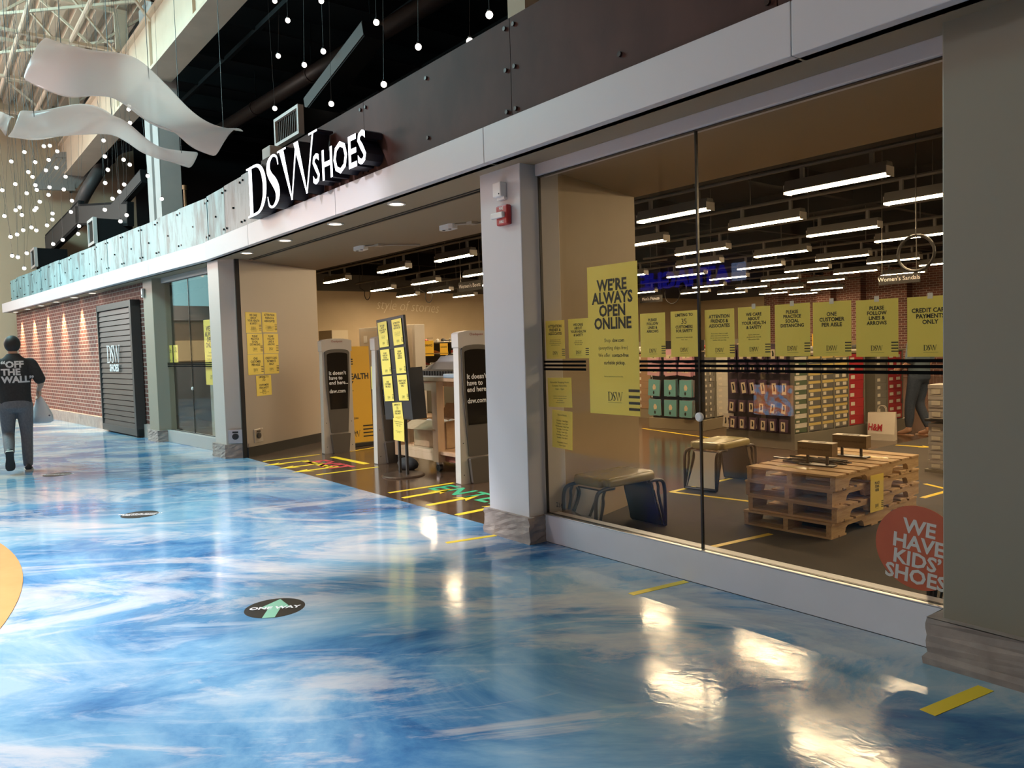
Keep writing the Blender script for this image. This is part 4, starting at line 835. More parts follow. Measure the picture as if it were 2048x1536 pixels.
for i in range(8): c = cols[(i * 5 + 2) % 6]; shoe(A2 @ T(.08 + i * .25, .14, 1.332) @ RZ(R(80 + random.uniform(-15, 15))), c, '%s display shoe on top of the teal-sock rack, %s from the sock end' % (c, ORD[i]), 'shoes on the teal-sock rack')
for i in range(6): c = cols[(i * 5 + 3) % 6]; shoe(A3 @ T(-.45 + i * .27, .14, 1.312) @ RZ(R(80 + random.uniform(-15, 15))), c, '%s display shoe on top of the tall-poster rack, %s along' % (c, ORD[i]), 'shoes on the rack beside the tall poster')
for i, x in enumerate((.3, .95, 1.6, 2.3)):
    o = thing('price_card', 'small yellow price card standing on the long rack, %s from its sock end' % ORD[i], 'price card', group='price cards on the long rack', mw=A1 @ T(x, .32, 1.28)); G().box(-.06, .06, 0, .006, .06, .26).obj('card', mat('orange_yellow_card', (.85, .52, .05), .5), o); G().box(-.008, .008, 0, .008, 0, .06).obj('stem', DARK, o)
# ================================================================ entrance: security pedestals
SHELL = speckle('pale_shell_plastic', (.60, .55, .50), (.58, .53, .48), 2, .4); TP = mat('taupe_plastic', (.11, .095, .08), .45); SCR = mat('glossy_black_screen', (.012, .010, .009), .12)
PEDM = RZ(R(90))
def pedestal(x, y, lab):
    o = thing('security_pedestal', lab, 'security gate', mw=T(x, y, 0) @ PEDM)
    def out(w0, w1, zt, arch, zb=0): return [(-w0, zb), (w0, zb), (w1, zt)] + [(w1 * math.cos(R(a)), zt + arch * math.sin(R(a))) for a in range(15, 180, 15)] + [(-w1, zt)]
    XZ = MX(((1, 0, 0, 0), (0, 0, -1, 0), (0, 1, 0, 0), (0, 0, 0, 1)))   # prism z -> -y (towards the viewer)
    g = G(); g.M = XZ; g.prism(out(.245, .225, 1.50, .03), 0, .10); g.obj('shell', SHELL, o, bevel=.012)
    g = G(); g.M = XZ; g.prism(out(.236, .238, 1.64, .04, 1.49), -.01, .118); g.obj('cap', SHELL, o, bevel=.012)
    g = G(); g.M = XZ; g.prism([(-.135, .30), (.135, .30), (.185, .95), (.195, 1.47)] + [(.185 * math.cos(R(a)), 1.49 + .035 * math.sin(R(a))) for a in range(0, 181, 20)] + [(-.195, 1.47), (-.185, .95)], .09, .122); g.obj('bezel', TP, o, bevel=.008)
    g = G(); g.M = XZ; g.prism([(-.135, .645), (.135, .645), (.158, 1.05), (.162, 1.44)] + [(.16 * math.cos(R(a)), 1.445 + .03 * math.sin(R(a))) for a in range(15, 180, 15)] + [(-.162, 1.44), (-.158, 1.05)], .12, .126); s = g.obj('screen', SCR, o)
    g = G(); g.mesh(text("It doesn\u2019t\nhave to\nend here...", .077, .022, 'LEFT', ls=.92, sx=.92), T=XZ @ T(-.145, 1.15, .1275)); g.obj('slogan', WTX, s); g = G(); g.mesh(text('dsw.com', .077, .022, 'LEFT', sx=.92), T=XZ @ T(-.145, .885, .1275)); g.obj('web_address', WTX, s)
    g = G(); g.M = XZ; g.prism([(-.12, .0), (.12, .0), (.15, .28), (-.15, .28)], .05, .16); g.obj('kick_block', TP, o, bevel=.015)
    g = G(); g.mesh(text('Checkpoint', .038, .01), T=XZ @ T(0, 1.625, .1265)); g.obj('lettering', mat('rust_print', (.30, .05, .03), .5), o)
    g = G()
    for x, z in ((-.2, .1), (.2, .1), (-.2, .45), (.2, .45)): g.tube([(x, -.098, z), (x, -.104, z)], .006, 8)
    g.obj('screw_heads', DARK, o)
pedestal(-10.55, 4.925, 'tall security pedestal with black screen beside the tall yellow banner'); pedestal(-9.04, 4.98, 'tall security pedestal partly hidden behind the black sign stand'); pedestal(-7.0, 4.90, 'tall security pedestal with black screen next to the white pillar')
# ---- yellow banner
o = thing('standing_banner', 'tall yellow we care about your health banner standing behind the entrance pedestal', 'banner', mw=T(-10.95, 5.35, 0) @ RZ(R(90)) @ RX(R(-2)))
OY = mat('amber_banner', (.84, .50, .045), .5); w = .78; h = 1.56
G().box(-w / 2, w / 2, 0, .014, .05, h).obj('panel', OY, o); G().box(-.35, .35, -.12, .14, 0, .05).obj('foot', DARK, o)
g = G(); g.mesh(text('WE CARE\nABOUT\nYOUR HEALTH\n& SAFETY', .125, .035, 'LEFT', ls=.93, sx=.86), T=T(-.36, -.001, h - .28) @ FACE); g.obj('heading', BLK, o)
g = G(); y = h - .70
for t, s, b, gp in (('We are following CDC guidelines', .035, .01, .07), ('to keep your store safe', .03, 0, .20), ('SOCIAL DISTANCING', .04, .03, .17), ('KEEPING OUR STORES CLEAN', .04, .03, .055), ('Stores professionally cleaned', .03, 0, .05), ('and sanitized daily', .03, 0, .12), ('ADDITIONAL PRECAUTIONS', .04, .03, .055), ('Tried-on shoes are sanitized', .03, 0, .05), ('and removed every day', .03, 0, .05)): g.mesh(text(t, s, b, 'LEFT', sx=.9), T=T(-.34 + (.0), -.001, y) @ FACE); y -= gp
g.obj('fine_print', BLK, o)
g = G(); g.M = FACE; wordmark(g, .10, .001, .002, .9, 4, 0, .14, -.6); g.obj('wordmark', BLK, o)
g = G()
for i in range(4): g.box(w / 2 - .17, w / 2, -.002, -.0005, .13 + .055 * i, .15 + .055 * i)
g.obj('stripe_block', BLK, o)
# ---- sign stand
BM = T(-7.93, 4.53, 0)
o = thing('sign_stand', 'black sign stand with round base at the entrance, covered in yellow notices', 'sign stand', mw=BM)
G().lathe([(.255, 0), (.255, .008), (.24, .02), (.05, .028)], 40).obj('base', mat('bronze_base', (.10, .065, .045), .35, .6), o, smooth=False)
for x in (-.07, .10): G().box(x - .014, x + .014, -.014, .014, .02, .72).obj('post', DARK, o)
TL = R(-3.2); BX = T(-.02, 0, .665) @ MX.Rotation(TL, 4, 'Y') @ RX(R(2))
b = G().box(-.325, .325, -.02, .17, 0, .60).obj('lower_case', DARK, o, bevel=.004); b.matrix_local = BX @ T(0, 0, 0)
b = G().box(-.325, .325, -.02, .012, .60, 1.21).obj('upper_board', DARK, o, bevel=.004); b.matrix_local = BX
g = G(); g.box(-.33, .33, -.026, -.02, .835, .855); b = g.obj('cross_rail', mat('satin_black', (.03, .028, .028), .3), o); b.matrix_local = BX
GS = 'yellow notices on the black sign stand'
for r_, (ks, z) in enumerate(((('care', 'attention'), .875), (('distance', 'lines'), .545), (('aisle', 'card'), .225))):
    for c, k in enumerate(ks): poster(k, BM @ BX @ T((-.172, .172)[c], -.028, z) @ FACE @ RZ(R(random.uniform(-1, 1))), 'yellow %s notice on the black sign stand, %s row' % ({'care': 'health and safety', 'attention': 'attention', 'distance': 'social distancing', 'lines': 'lines and arrows', 'aisle': 'one customer', 'card': 'credit card'}[k], ('top', 'middle', 'third')[r_]), group=GS, w=.222, h=.30)
poster('limit', BM @ BX @ T(.0, -.024, -.115 + .02) @ FACE @ RZ(R(1)), 'yellow limiting to 35 customers notice at the bottom of the black sign stand', group=GS, w=.222, h=.30)
hours(BM @ T(.015, -.05, .42) @ FACE @ RZ(R(-1)), 'yellow shopping hours notice hanging below the black sign stand\'s case', [('Vulnerable Shopping Hours', .018), ('Compass Vulnerables', .018), ('11am - 12pm', .018), ('', .03), ('Limited to customers who', .013), ('are vulnerable', .013)], .25, .26)
p = onY(755, 755, 5.0); r = paper(.2, .30).obj('paper_notice', YEL); r.matrix_world = T(-9.0, 4.80, .98) @ RZ(R(20)) @ FACE; tag(r, 'blank side of a yellow notice on the half-hidden entrance pedestal', 'notice')
o2 = tag(G().ball((0, 0, .07), .19, .11, .085, 10, 6).obj('black_bag', speckle('black_fabric', (.015, .014, .014), (.03, .028, .028), 14, .8, .3), loc=(-8.28, 4.80, 0.0), smooth=True), 'small black bag lying on the floor behind the sign stand\'s base', 'bag'); 
for q in o2.data.vertices: q.co.z = max(q.co.z, .0)
# ---- lumber cart
PINE = speckle('pine_lumber', (.62, .42, .26), (.54, .35, .20), 3, .7, .1, (3, 3, .5))
o = thing('rolling_cart', 'rolling pine lumber table between the entrance pedestals', 'cart', mw=T(-8.86, 4.95, 0))
for x in (.0, .94):
    for y in (0, .62):
        l = G().box(x, x + .115, y, y + .10, .115, 1.10).obj('leg', PINE, o, bevel=.004)
        k = G(); k.tube([(x + .057, y + .03, .045), (x + .057, y + .07, .045)], .045, 16); k.obj('wheel', DARK, l); k = G(); k.box(x + .03, x + .085, y + .02, y + .08, .085, .115); k.box(x + .038, x + .044, y + .03, y + .07, .04, .09); k.obj('caster_fork', STEEL, l)
G().box(-.02, 1.55, -.02, .76, 1.10, 1.14).obj('tabletop', PINE, o, bevel=.004); G().box(.115, .94, .01, .05, .98, 1.10).obj('apron', PINE, o, bevel=.003); G().box(.115, .94, .66, .70, .98, 1.10).obj('apron', PINE, o, bevel=.003)
G().box(-.01, 1.45, .02, .72, .21, .25).obj('lower_shelf', PINE, o, bevel=.003); G().box(.115, .94, .02, .06, .12, .21).obj('apron', PINE, o, bevel=.003); G().box(.115, 1.5, .68, .72, .12, .21).obj('apron', PINE, o); G().box(1.055, 1.5, .10, .14, .12, .21).obj('apron', mat('red_brown_wood', (.28, .10, .06), .6), o)
o = thing('cardboard_box', 'open cardboard box on the lower shelf of the pine cart', 'box', mw=T(-8.55, 5.06, .252) @ RZ(R(6)))
g = G(); w, d_, h, t = .66, .44, .34, .006
for a in ((0, w, 0, t, 0, h), (0, w, d_ - t, d_, 0, h), (0, t, 0, d_, 0, h), (w - t, w, 0, d_, 0, h), (0, w, 0, d_, 0, t)): g.box(*a)
g.obj('carton', CARD, o)
for a, q in (((0, 0, h), ((0, 0, h), (w, 0, h), (w + .02, -.2, h - .09), (-.02, -.2, h - .10))), ((0, 0, 0), ((0, d_, h), (w, d_, h), (w, d_ + .12, h + .16), (0, d_ + .12, h + .17))), ((0, 0, 0), ((0, 0, h), (0, d_, h), (-.2, d_, h + .03), (-.2, 0, h + .04))), ((0, 0, 0), ((w, 0, h), (w, d_, h), (w + .2, d_, h + .05), (w + .2, 0, h + .03)))):
    g = G(); g.add(q, [(0, 1, 2, 3)]); g.obj('flap', CARD, o, solid=.006)
for i in range(7): tag(G().ball((0, 0, 0), .055, .04, .03).obj('wrapped_item', mat('white_wrap', (.7, .66, .6), .5), loc=(-8.42 + .075 * i, 5.22 + .05 * (i % 3), .252 + .31 + .01 * (i % 2)), smooth=True), 'white wrapped item on top of the open cardboard box', 'packet', 'wrapped items in the cardboard box')
o = thing('sorting_tray', 'white slotted tray standing on top of the pine cart', 'tray', mw=T(-8.25, 5.02, 1.141) @ RZ(R(3)))
g = G(); g.box(0, 1.0, 0, .4, 0, .02); g.box(0, 1.0, .39, .4, 0, .26); g.hexa([(0, 0, .02), (.01, 0, .02), (.01, .4, .02), (0, .4, .02)], [(0, .0, .08), (.01, .0, .08), (.01, .4, .26), (0, .4, .26)]); g.hexa([(.99, 0, .02), (1.0, 0, .02), (1.0, .4, .02), (.99, .4, .02)], [(.99, .0, .08), (1.0, .0, .08), (1.0, .4, .26), (.99, .4, .26)]); g.obj('tray', WHT, o)
g = G(); g.hexa([(0.01, .14, .09), (.99, .14, .09), (.99, .15, .09), (.01, .15, .09)], [(0.01, .30, .25), (.99, .30, .25), (.99, .31, .25), (.01, .31, .25)]); g.obj('sloped_back', WHT, o)
for i in range(17): x = .03 + i * .056; G().box(x, x + .036, -.004, .02, .02, .075).obj('slot_mouth', BLK, o)
tag(G().box(0, .3, 0, .12, 0, .05).obj('folded_wipes', mat('pale_blue_plastic', (.42, .52, .58), .4), loc=(-7.62, 4.93, 1.141), bevel=.012), 'pale blue packet on the pine cart next to the slotted tray', 'packet')
o = thing('hanging_card', 'small yellow card hanging under the pine cart\'s top', 'card', mw=T(-7.98, 5.08, .70)); G().box(-.09, .10, 0, .003, 0, .30).obj('card', mat('orange_yellow_card'), o); G().box(-.004, .004, 0, .004, .3, .45).obj('string', DARK, o)
# ---- shelving and displays seen through the entrance
def fixt(px0, px1, y): return onY(px0, 700, y).x, onY(px1, 700, y).x
x0, x1 = fixt(800, 985, 9.6)
o = thing('display_counter', 'long dark display counter of shoes behind the pine cart', 'counter', loc=(x0, 9.6, 0)); L = x1 - x0
G().box(0, L, 0, .9, 0, .8).obj('base', FIX2, o); G().box(0, L, .35, .42, .8, 1.62).obj('spine', mat('charcoal_board', (.05, .045, .04), .6), o)
for z in (1.05, 1.33, 1.60): G().box(0, L, 0.0, .42, z, z + .025).obj('shelf', mat('charcoal_board'), o)
CM = T(x0, 9.6, 0)
for z, zn in ((1.075, 'lower'), (1.355, 'middle'), (1.625, 'top')):
    for i in range(9): c = cols[(i * 5 + int(z * 10)) % 6]; shoe(CM @ T(.25 + i * (L - .4) / 9 + random.uniform(-.05, .05), .18, z) @ RZ(R(random.choice((70, 160, 110)))), c, '%s shoe on the %s shelf of the dark display counter, %s along' % (c, zn, ORD[i]), 'shoes on the dark display counter')
for (a, b, t_, bt, lab) in ((844, 868, 682, 712, 'orange-yellow card hanging on the dark counter, nearer the sign stand'), (880, 896, 687, 710, 'orange-yellow card hanging on the dark counter, nearer the white pillar\'s pedestal')):
    p, q = onY(a, t_, 9.5), onY(b, bt, 9.5); o = thing('hanging_card', lab, 'card', mw=T((p.x + q.x) / 2, 9.5, q.z)); w = (q.x - p.x) / 2; h = p.z - q.z; G().tube([(0, .004, h), (0, .004, h + .06), (0, .15, h + .06)], .006, 6).obj('hook', DARK, o)
    G().box(-w, w, 0, .006, 0, h).obj('card', mat('orange_yellow_card'), o); G().box(-w, w, -.002, 0, h * .12, h * .16).obj('printed_rule', BLK, o); g = G(); g.mesh(text('CLEARANCE', w * .3, .02), T=T(0, -.002, h * .62) @ FACE); g.obj('lettering', BLK, o)
p, q = onY(718, 657, 8.2), onY(832, 745, 8.2)
o = thing('pegboard_panel', 'white-framed pegboard panel standing behind the black sign stand', 'pegboard', mw=T(p.x, 8.2, 0)); w = q.x - p.x
G().box(0, w, 0, .25, 0, p.z).obj('frame', mat('pale_grey_frame', (.50, .46, .41), .5), o, bevel=.01); m = mat('pegboard', (.55, .48, .40), .6); v = coords(m, (28, 28, 28)); 
_t, _n, _l, _b = nt(m); vo = _n.new('ShaderNodeTexVoronoi'); vo.inputs['Randomness'].default_value = 0; vo.inputs['Scale'].default_value = 1; _l.new(v, vo.inputs['Vector']); setcol(m, ramp(m, vo.outputs['Distance'], [(.12, (.14, .11, .09)), (.2, (.55, .48, .40))]))
G().box(.09, w - .09, -.012, 0, .6, p.z - .08).obj('pegboard', m, o); G().box(.25, .42, -.016, -.012, p.z - .34, p.z - .18).obj('white_card', WHT, o)
p, q = onY(620, 664, 9.5), onY(665, 690, 9.5)
o = thing('display_counter', 'cream display cabinet beside the entrance side wall', 'counter', mw=T(p.x - .1, 9.5, 0)); G().box(0, q.x - p.x + .1, 0, .5, 0, p.z).obj('cabinet', mat('cream_cabinet', (.62, .53, .38), .5), o)
p, q = onY(614, 690, 7.6), onY(641, 890, 7.6)
o = thing('sock_spinner', 'narrow rack of small white packs behind the left entrance pedestal'.replace('left ', ''), 'rack', mw=T(p.x, 7.6, 0)); w = q.x - p.x
G().box(0, w, 0, .06, 0.1, 1.45).obj('back_panel', mat('charcoal_board'), o); G().box(-.05, w + .05, -.2, .3, 0, .1).obj('base', FIX2, o)
for j in range(2):
    for i in range(8): pack(T(p.x + .16 + j * .25 * w / .5, 7.56, 1.28 - i * .135) , .17, .10, 'white', 'small white pack on the narrow rack, %s column, %s from the top' % (ORD[j], ORD[i]), 'packs on the narrow rack')
r = paper(.30, .32).obj('paper_notice', YEL); r.matrix_world = T(onY(622, 700, 7.45).x, 7.45, onY(622, 708, 7.45).z) @ FACE; tag(r, 'yellow limit 2 notice on the narrow rack by the entrance side wall', 'notice'); g = G(); g.mesh(text('LIMIT', .07, .02), T=T(0.03, .23, .001)); g.mesh(text('2', .2, .02), T=T(0.05, .05, .001)); g.obj('lettering', BLK, r); G().box(-.005, .005, -.14, 0, -.004, -.001).obj('stem', DARK, r)
p = onY(627, 650, 8.5); o = thing('boot_display_form', 'black boot display form hanging at the edge of the entrance side wall', 'display', mw=T(p.x, 8.5, p.z)); g = G(); g.rings([((0, 0, -.12), .03, .04), ((0, 0, .0), .05, .06), ((0.02, 0, .2), .09, .09), ((.02, 0, .24), .09, .09)], 12); g.obj('shaft', DARK, o, smooth=True); g = G(); g.rings([((-.03, 0, -.22), .05, .04), ((-.01, 0, -.16), .05, .04), ((0, 0, -.12), .03, .04)], 12); g.obj('foot_form', mat('pale_form', (.6, .45, .3), .5), o, smooth=True); G().tube([(0.02, 0, .24), (.02, 0, 4.2 - p.z)], .006, 6).obj('hanger', CND, o)
# ================================================================ hanging lights
BULB = mat('lit_globe', (1, .95, .85), .3, 0, (1, .90, .78), 4); CAB = mat('thin_cable', (.05, .045, .045), .5)
bulb0 = None
def bulb(p, top, r, label, group):
    global bulb0
    k = bpy.data.objects.new('pendant_bulb', None); COL.objects.link(k); k.location = p; tag(k, label, 'pendant light', group)
    if bulb0 is None:
        a = G().ball((0, 0, 0), 1, 1, 1, 14, 8).data('globe', BULB, True); b = G().lathe([(.5, .8), (.55, 1.25), (.3, 1.5)], 12).data('socket', DARK); bulb0 = (a, b)
    for nm, d in zip(('globe', 'socket'), bulb0): o = link(nm, d, k); o.scale = (r, r, r)
    G().tube([(0, 0, r * 1.4), V(top) - V(p)], .0022, 4).obj('cable', CAB, k)
Z = 1451 / 340
LB = [(377, 395), (428, 390), (211, 445), (491, 438), (418, 511), (99, 525), (303, 531), (484, 578), (394, 600), (244, 615), (280, 656), (562, 655), (133, 718), (305, 727), (425, 745), (547, 764), (22, 770), (316, 768), (230, 796), (417, 810), (342, 868), (617, 860), (170, 916), (312, 922), (136, 941), (297, 941), (451, 969), (608, 956), (189, 981), (40, 991), (450, 1021), (271, 1088), (404, 1070), (677, 1076), (312, 1113), (200, 1111), (148, 1148), (92, 1168), (670, 1143), (538, 1194), (456, 1230), (231, 1308), (106, 1330), (155, 1342), (209, 1437)]
MB = [(886, 346), (897, 482), (1057, 510), (1110, 552), (923, 596), (900, 708), (1062, 722), (1021, 783), (963, 843), (897, 937), (1083, 983), (1030, 1036), (1263, 648), (1383, 845), (1105, 50), (1100, 80), (1112, 195)]
for i, (px, py) in enumerate(sorted(LB, key=lambda q: q[1])):
    p = onX(px / Z, 200 + py / Z, -16.5); bulb(p, (p.x + random.uniform(-.9, .9), p.y + random.uniform(-.5, .5), 8.05), .032, 'small white globe light in the cluster before the cream wall, %s from the top' % nth(i + 1), 'globe lights in the cluster before the cream wall')
for i, (px, py) in enumerate(sorted(MB, key=lambda q: q[1])):
    p = onX(px / Z, 200 + py / Z, -15.2); bulb(p, (p.x + random.uniform(-.6, .6), p.y + random.uniform(-.3, .3), 8.2), .033, 'small white globe light between cream wall and steel column, %s from the top' % nth(i + 1), 'globe lights near the steel column')
NB = ['over the brown panels, next to the cream column', 'over the brown panels, second from the cream column', 'third from the cream column', 'over the word shoes, highest', 'just above the word shoes', 'above the grey speaker box, lowest', 'above the air grille, highest at the picture edge', 'above the grille, tilted one', 'beside the thick pipe', 'below the thick pipe\'s end', 'left above the dark sloping bar', 'right above the air grille', 'highest, over the sign']
for (px, py), t in zip([(979, 30), (940, 83), (837, 94), (753, 45), (768, 169), (550, 217), (550, 2), (576, 41), (647, 103), (557, 112), (609, 130), (663, 208), (643, 2)], NB):
    p = onY(px, py, 4.6); bulb(p, (p.x + random.uniform(-.5, .3), 4.6 + random.uniform(-.1, .4), 8.6), .036, 'white globe light on a thin cable ' + t.replace('left ', '').replace('right ', ''), 'globe lights above the shop sign')
# ================================================================ translucent ribbon sculptures
ACR = bpy.data.materials.new('frosted_acrylic'); ACR.use_nodes = True; _n = ACR.node_tree.nodes; _l = ACR.node_tree.links; _b = _n['Principled BSDF']
_b.inputs['Base Color'].default_value = (.88, .80, .78, 1); _b.inputs['Roughness'].default_value = .12
tl = _n.new('ShaderNodeBsdfTranslucent'); tl.inputs[0].default_value = (.90, .82, .78, 1); m1 = _n.new('ShaderNodeMixShader'); m1.inputs[0].default_value = .62; _l.new(_b.outputs[0], m1.inputs[1]); _l.new(tl.outputs[0], m1.inputs[2])
tp = _n.new('ShaderNodeBsdfTransparent'); tp.inputs[0].default_value = (.95, .92, .9, 1); m2 = _n.new('ShaderNodeMixShader'); m2.inputs[0].default_value = .27; _l.new(m1.outputs[0], m2.inputs[1]); _l.new(tp.outputs[0], m2.inputs[2]); _l.new(m2.outputs[0], _n['Material Output'].inputs[0])
def ribbon(top, bot, xt, xb, bul, label):
    n = 36
    def res(P):
        c = crom(P, 12); L = [0]
        for a, b in zip(c, c[1:]): L.append(L[-1] + math.hypot(b[0] - a[0], b[1] - a[1]))
        out = []
        for i in range(n + 1):
            t = L[-1] * i / n; j = max(k for k in range(len(L)) if L[k] <= t + 1e-6); j = min(j, len(c) - 2); f = (t - L[j]) / max(L[j + 1] - L[j], 1e-6); out.append((c[j][0] + (c[j + 1][0] - c[j][0]) * f, c[j][1] + (c[j + 1][1] - c[j][1]) * f))
        return out
    A, B = res(top), res(bot); rows = []
    for i in range(n + 1):
        a = onX(*A[i], xt + .35 * math.sin(i * .16)); b = onX(*B[i], xb + .35 * math.sin(i * .16)); s = math.sin(i / n * math.pi * 2.2 + .4) * bul
        rows.append([a.lerp(b, j / 8) + V((s * math.sin(math.pi * j / 8) * .7, 0, s * math.sin(math.pi * j / 8))) for j in range(9)])
    o = thing('acrylic_ribbon', label, 'hanging sculpture', loc=rows[n // 2][4]); g = G(); g.M = T(*(-rows[n // 2][4])); g.grid(rows); g.obj('ribbon', ACR, o, smooth=True, sub=1, solid=.014)
    for i, j in ((3, 1), (n // 2, 1), (n - 3, 1)): q = rows[i][j] - rows[n // 2][4]; G().tube([q, q + V((0, 0, 8.0 - rows[i][j].z))], .004, 5).obj('wire', CAB, o)
ribbon([(92, 74), (130, 90), (175, 103), (235, 105), (280, 120), (330, 165), (385, 222), (430, 250), (490, 264)], [(45, 158), (80, 177), (135, 196), (190, 193), (232, 199), (290, 238), (345, 262), (385, 296), (432, 315)], -9.6, -8.8, .16, 'largest translucent white acrylic ribbon hanging under the roof, uppermost one')
ribbon([(40, 220), (80, 221), (120, 213), (165, 207), (205, 217), (243, 246), (285, 280), (330, 297), (399, 304)], [(14, 274), (60, 277), (110, 273), (165, 270), (220, 270), (252, 284), (285, 306), (325, 320), (372, 328)], -10.6, -9.9, -.12, 'smaller translucent white acrylic ribbon just below the largest one')
ribbon([(-70, 200), (-40, 205), (0, 222), (30, 236)], [(-90, 262), (-50, 262), (-10, 250), (12, 274)], -11.0, -10.4, .1, 'translucent white acrylic ribbon cut off by the picture edge')
# ================================================================ loft: ducts, pipes, grilles, columns
DUCT = mat('dark_duct_paint', (.010, .010, .011), .85, spec=.15); DUCT2 = mat('grey_duct_edge', (.035, .033, .033), .7); BRP = mat('brown_pipe_paint', (.055, .036, .03), .5)
a, b = onY(400, 285, 7.2), onY(900, -20, 7.2)
o = thing('duct_pipe', 'thick dark brown pipe running through the black loft above the sign', 'pipe'); G().tube([a, b], .165, 18).obj('pipe', BRP, o, smooth=True)
for t in (.35, .6, .8): p = a.lerp(b, t); q = (b - a).normalized() * .04; G().tube([p - q, p + q], .18, 18).obj('coupling', BRP, o); G().tube([p + V((0, 0, .16)), (p.x, p.y, 8.6)], .012, 6).obj('hanger', DUCT, o)
A = [onX(*q, -24.5) for q in ((172, 385), (215, 318), (235, 298), (260, 290))]
o = thing('duct_pipe', 'dark bent pipe coming out of the cream wall', 'pipe'); G().tube(crom([A[0] - V((2.4, 0, .5))] + A, 5), .17, 16).obj('pipe', mat('dark_grey_pipe', (.07, .065, .065), .5), o, smooth=True); G().tube([A[2], (A[2].x, A[2].y, 9)], .012, 6).obj('hanger', DUCT, o); G().tube([A[1], A[1] + (A[2] - A[1]) * .2], .2, 16).obj('coupling', DUCT, o)
def slope(p, q, w, h, lab, m=DUCT2, leg=True, zb=3.74):
    o = thing('sloping_duct', lab, 'duct'); G().beam(p, q, w, h).obj('duct', DUCT, o); G().beam(V(p) - V((0, w / 2 + .006, 0)), V(q) - V((0, w / 2 + .006, 0)), .012, h * .8).obj('edge_strip', m, o)
    if leg: G().tube([V(p), (V(p).x, V(p).y + .02, zb)], .03, 8).obj('strut', DUCT, o)
slope(onY(630, 212, 4.9), onY(748, 62, 4.9), .3, .22, 'dark sloping duct with grey edge above the air grille')
def lb(px, py, y=1.1): return LM @ onL(px, py, y)
slope(lb(206, 447), lb(288, 352), .12, .3, 'dark sloping duct beside the steel column', zb=3.1)
slope(lb(76, 512), lb(165, 424), .14, .62, 'dark sloping duct across the cream wall', zb=3.1); slope(lb(158, 430), lb(262, 428), .14, .55, 'dark level duct joining the sloping one by the cream wall', leg=False)
def grille(p0, p1, y, lab, depth=.9, zb=3.74):     # corners in a vertical plane of constant y (or left frame)
    w = p1.x - p0.x; h = p0.z - p1.z; o = thing('air_grille', lab, 'air vent', mw=T(p0.x, p0.y, p1.z)); t = min(w, h) * .11
    g = G(); g.box(0, w, -.03, .05, 0, t); g.box(0, w, -.03, .05, h - t, h); g.box(0, t, -.03, .05, t, h - t); g.box(w - t, w, -.03, .05, t, h - t); g.obj('frame', mat('pale_grille_frame', (.50, .47, .46), .5), o)
    g = G(); n = 12
    for i in range(n): x = t + (w - 2 * t) * (i + .5) / n; g.box(x - .006, x + .006, .0, .05, t, h - t)
    g.obj('louvres', mat('brown_louvre', (.06, .045, .04), .5), o); G().box(.02, w - .02, .05, depth, .02, h - .02).obj('duct_box', DUCT, o)
    for x in (.1, w - .12): G().box(x, x + .04, .1, .14, zb - p1.z, .02).obj('support_leg', DUCT, o)
p0, p1 = onY(551, 226, 4.2), onY(603, 284, 4.2); p0.z = 4.74; p1.z = 4.36; grille(p0, p1, 4.2, 'square framed air grille above the shop sign')
def lw(px, py): return LM @ onL(px, py, .5)
a, b = lw(177, 443), lw(198, 487); grille(a, b, 0, 'pale framed air grille behind the blue-green panels, nearer the steel column', .8, 3.0)
a, b = lw(63, 501), lw(79, 533); grille(a, b, 0, 'pale framed air grille behind the blue-green panels, nearer the cream wall', .8, 3.0)
o = tag(G().box(0, .26, 0, .16, 0, .24).obj('speaker_box', WHT, loc=(onY(524, 300, 3.52).x, 3.52, 3.74), bevel=.01), 'small pale speaker box on top of the panels above the sign\'s first letter', 'speaker')
p = onY(355, 412, 3.62); o = thing('vent_pipe', 'thin shiny brass pipe rising above the panels beside the steel column', 'pipe', loc=(p.x, 3.75, 3.7)); G().tube([(0, 0, -.3), (0, 0, .55)], .022, 10).obj('pipe', mat('brass', (.62, .42, .26), .25, 1), o); G().tube([(0, 0, .55), (0, 0, .62)], .036, 10).obj('cap', mat('brass'), o)
STW = speckle('pale_steel_paint', (.46, .44, .43), (.42, .40, .39), 2, .5)
g = G(); g.box(-17.35, -16.95, 4.1, 4.5, 3.0, 8.6); g.box(-16.95, -16.75, 4.28, 4.32, 3.0, 8.6); g.box(-16.75, -16.35, 4.1, 4.5, 3, 8.6); struct(g.obj('steel_column', STW))
struct(G().box(-5.21, -4.98, 4.15, 4.4, 3.7, 8.6).obj('steel_column', ENDW)); struct(G().box(-4.97, -4.5, 4.4, 4.5, 3.7, 8.6).obj('steel_column', STW))
# radiator-like slatted unit on the cream wall
o = thing('slatted_unit', 'slatted metal air unit high on the cream wall behind the globe lights', 'air unit'); A = [onX(*q, -26.2) for q in ((112, 310), (205, 312), (150, 375), (68, 372))]
for i in range(9): t = i / 8; G().beam(A[0].lerp(A[1], t), A[3].lerp(A[2], t), .06, .10).obj('slat', mat('grey_slat', (.30, .28, .26), .5), o)
G().beam(A[3], A[2], .12, .2).obj('end_bar', mat('grey_slat'), o); G().beam(A[0], A[1], .12, .16).obj('top_bar', mat('grey_slat'), o); G().tube([A[0], (-26.99, A[0].y, A[0].z)], .03, 8).obj('bracket', DUCT, o); G().tube([A[2], (-26.99, A[2].y, A[2].z)], .03, 8).obj('bracket', DUCT, o)
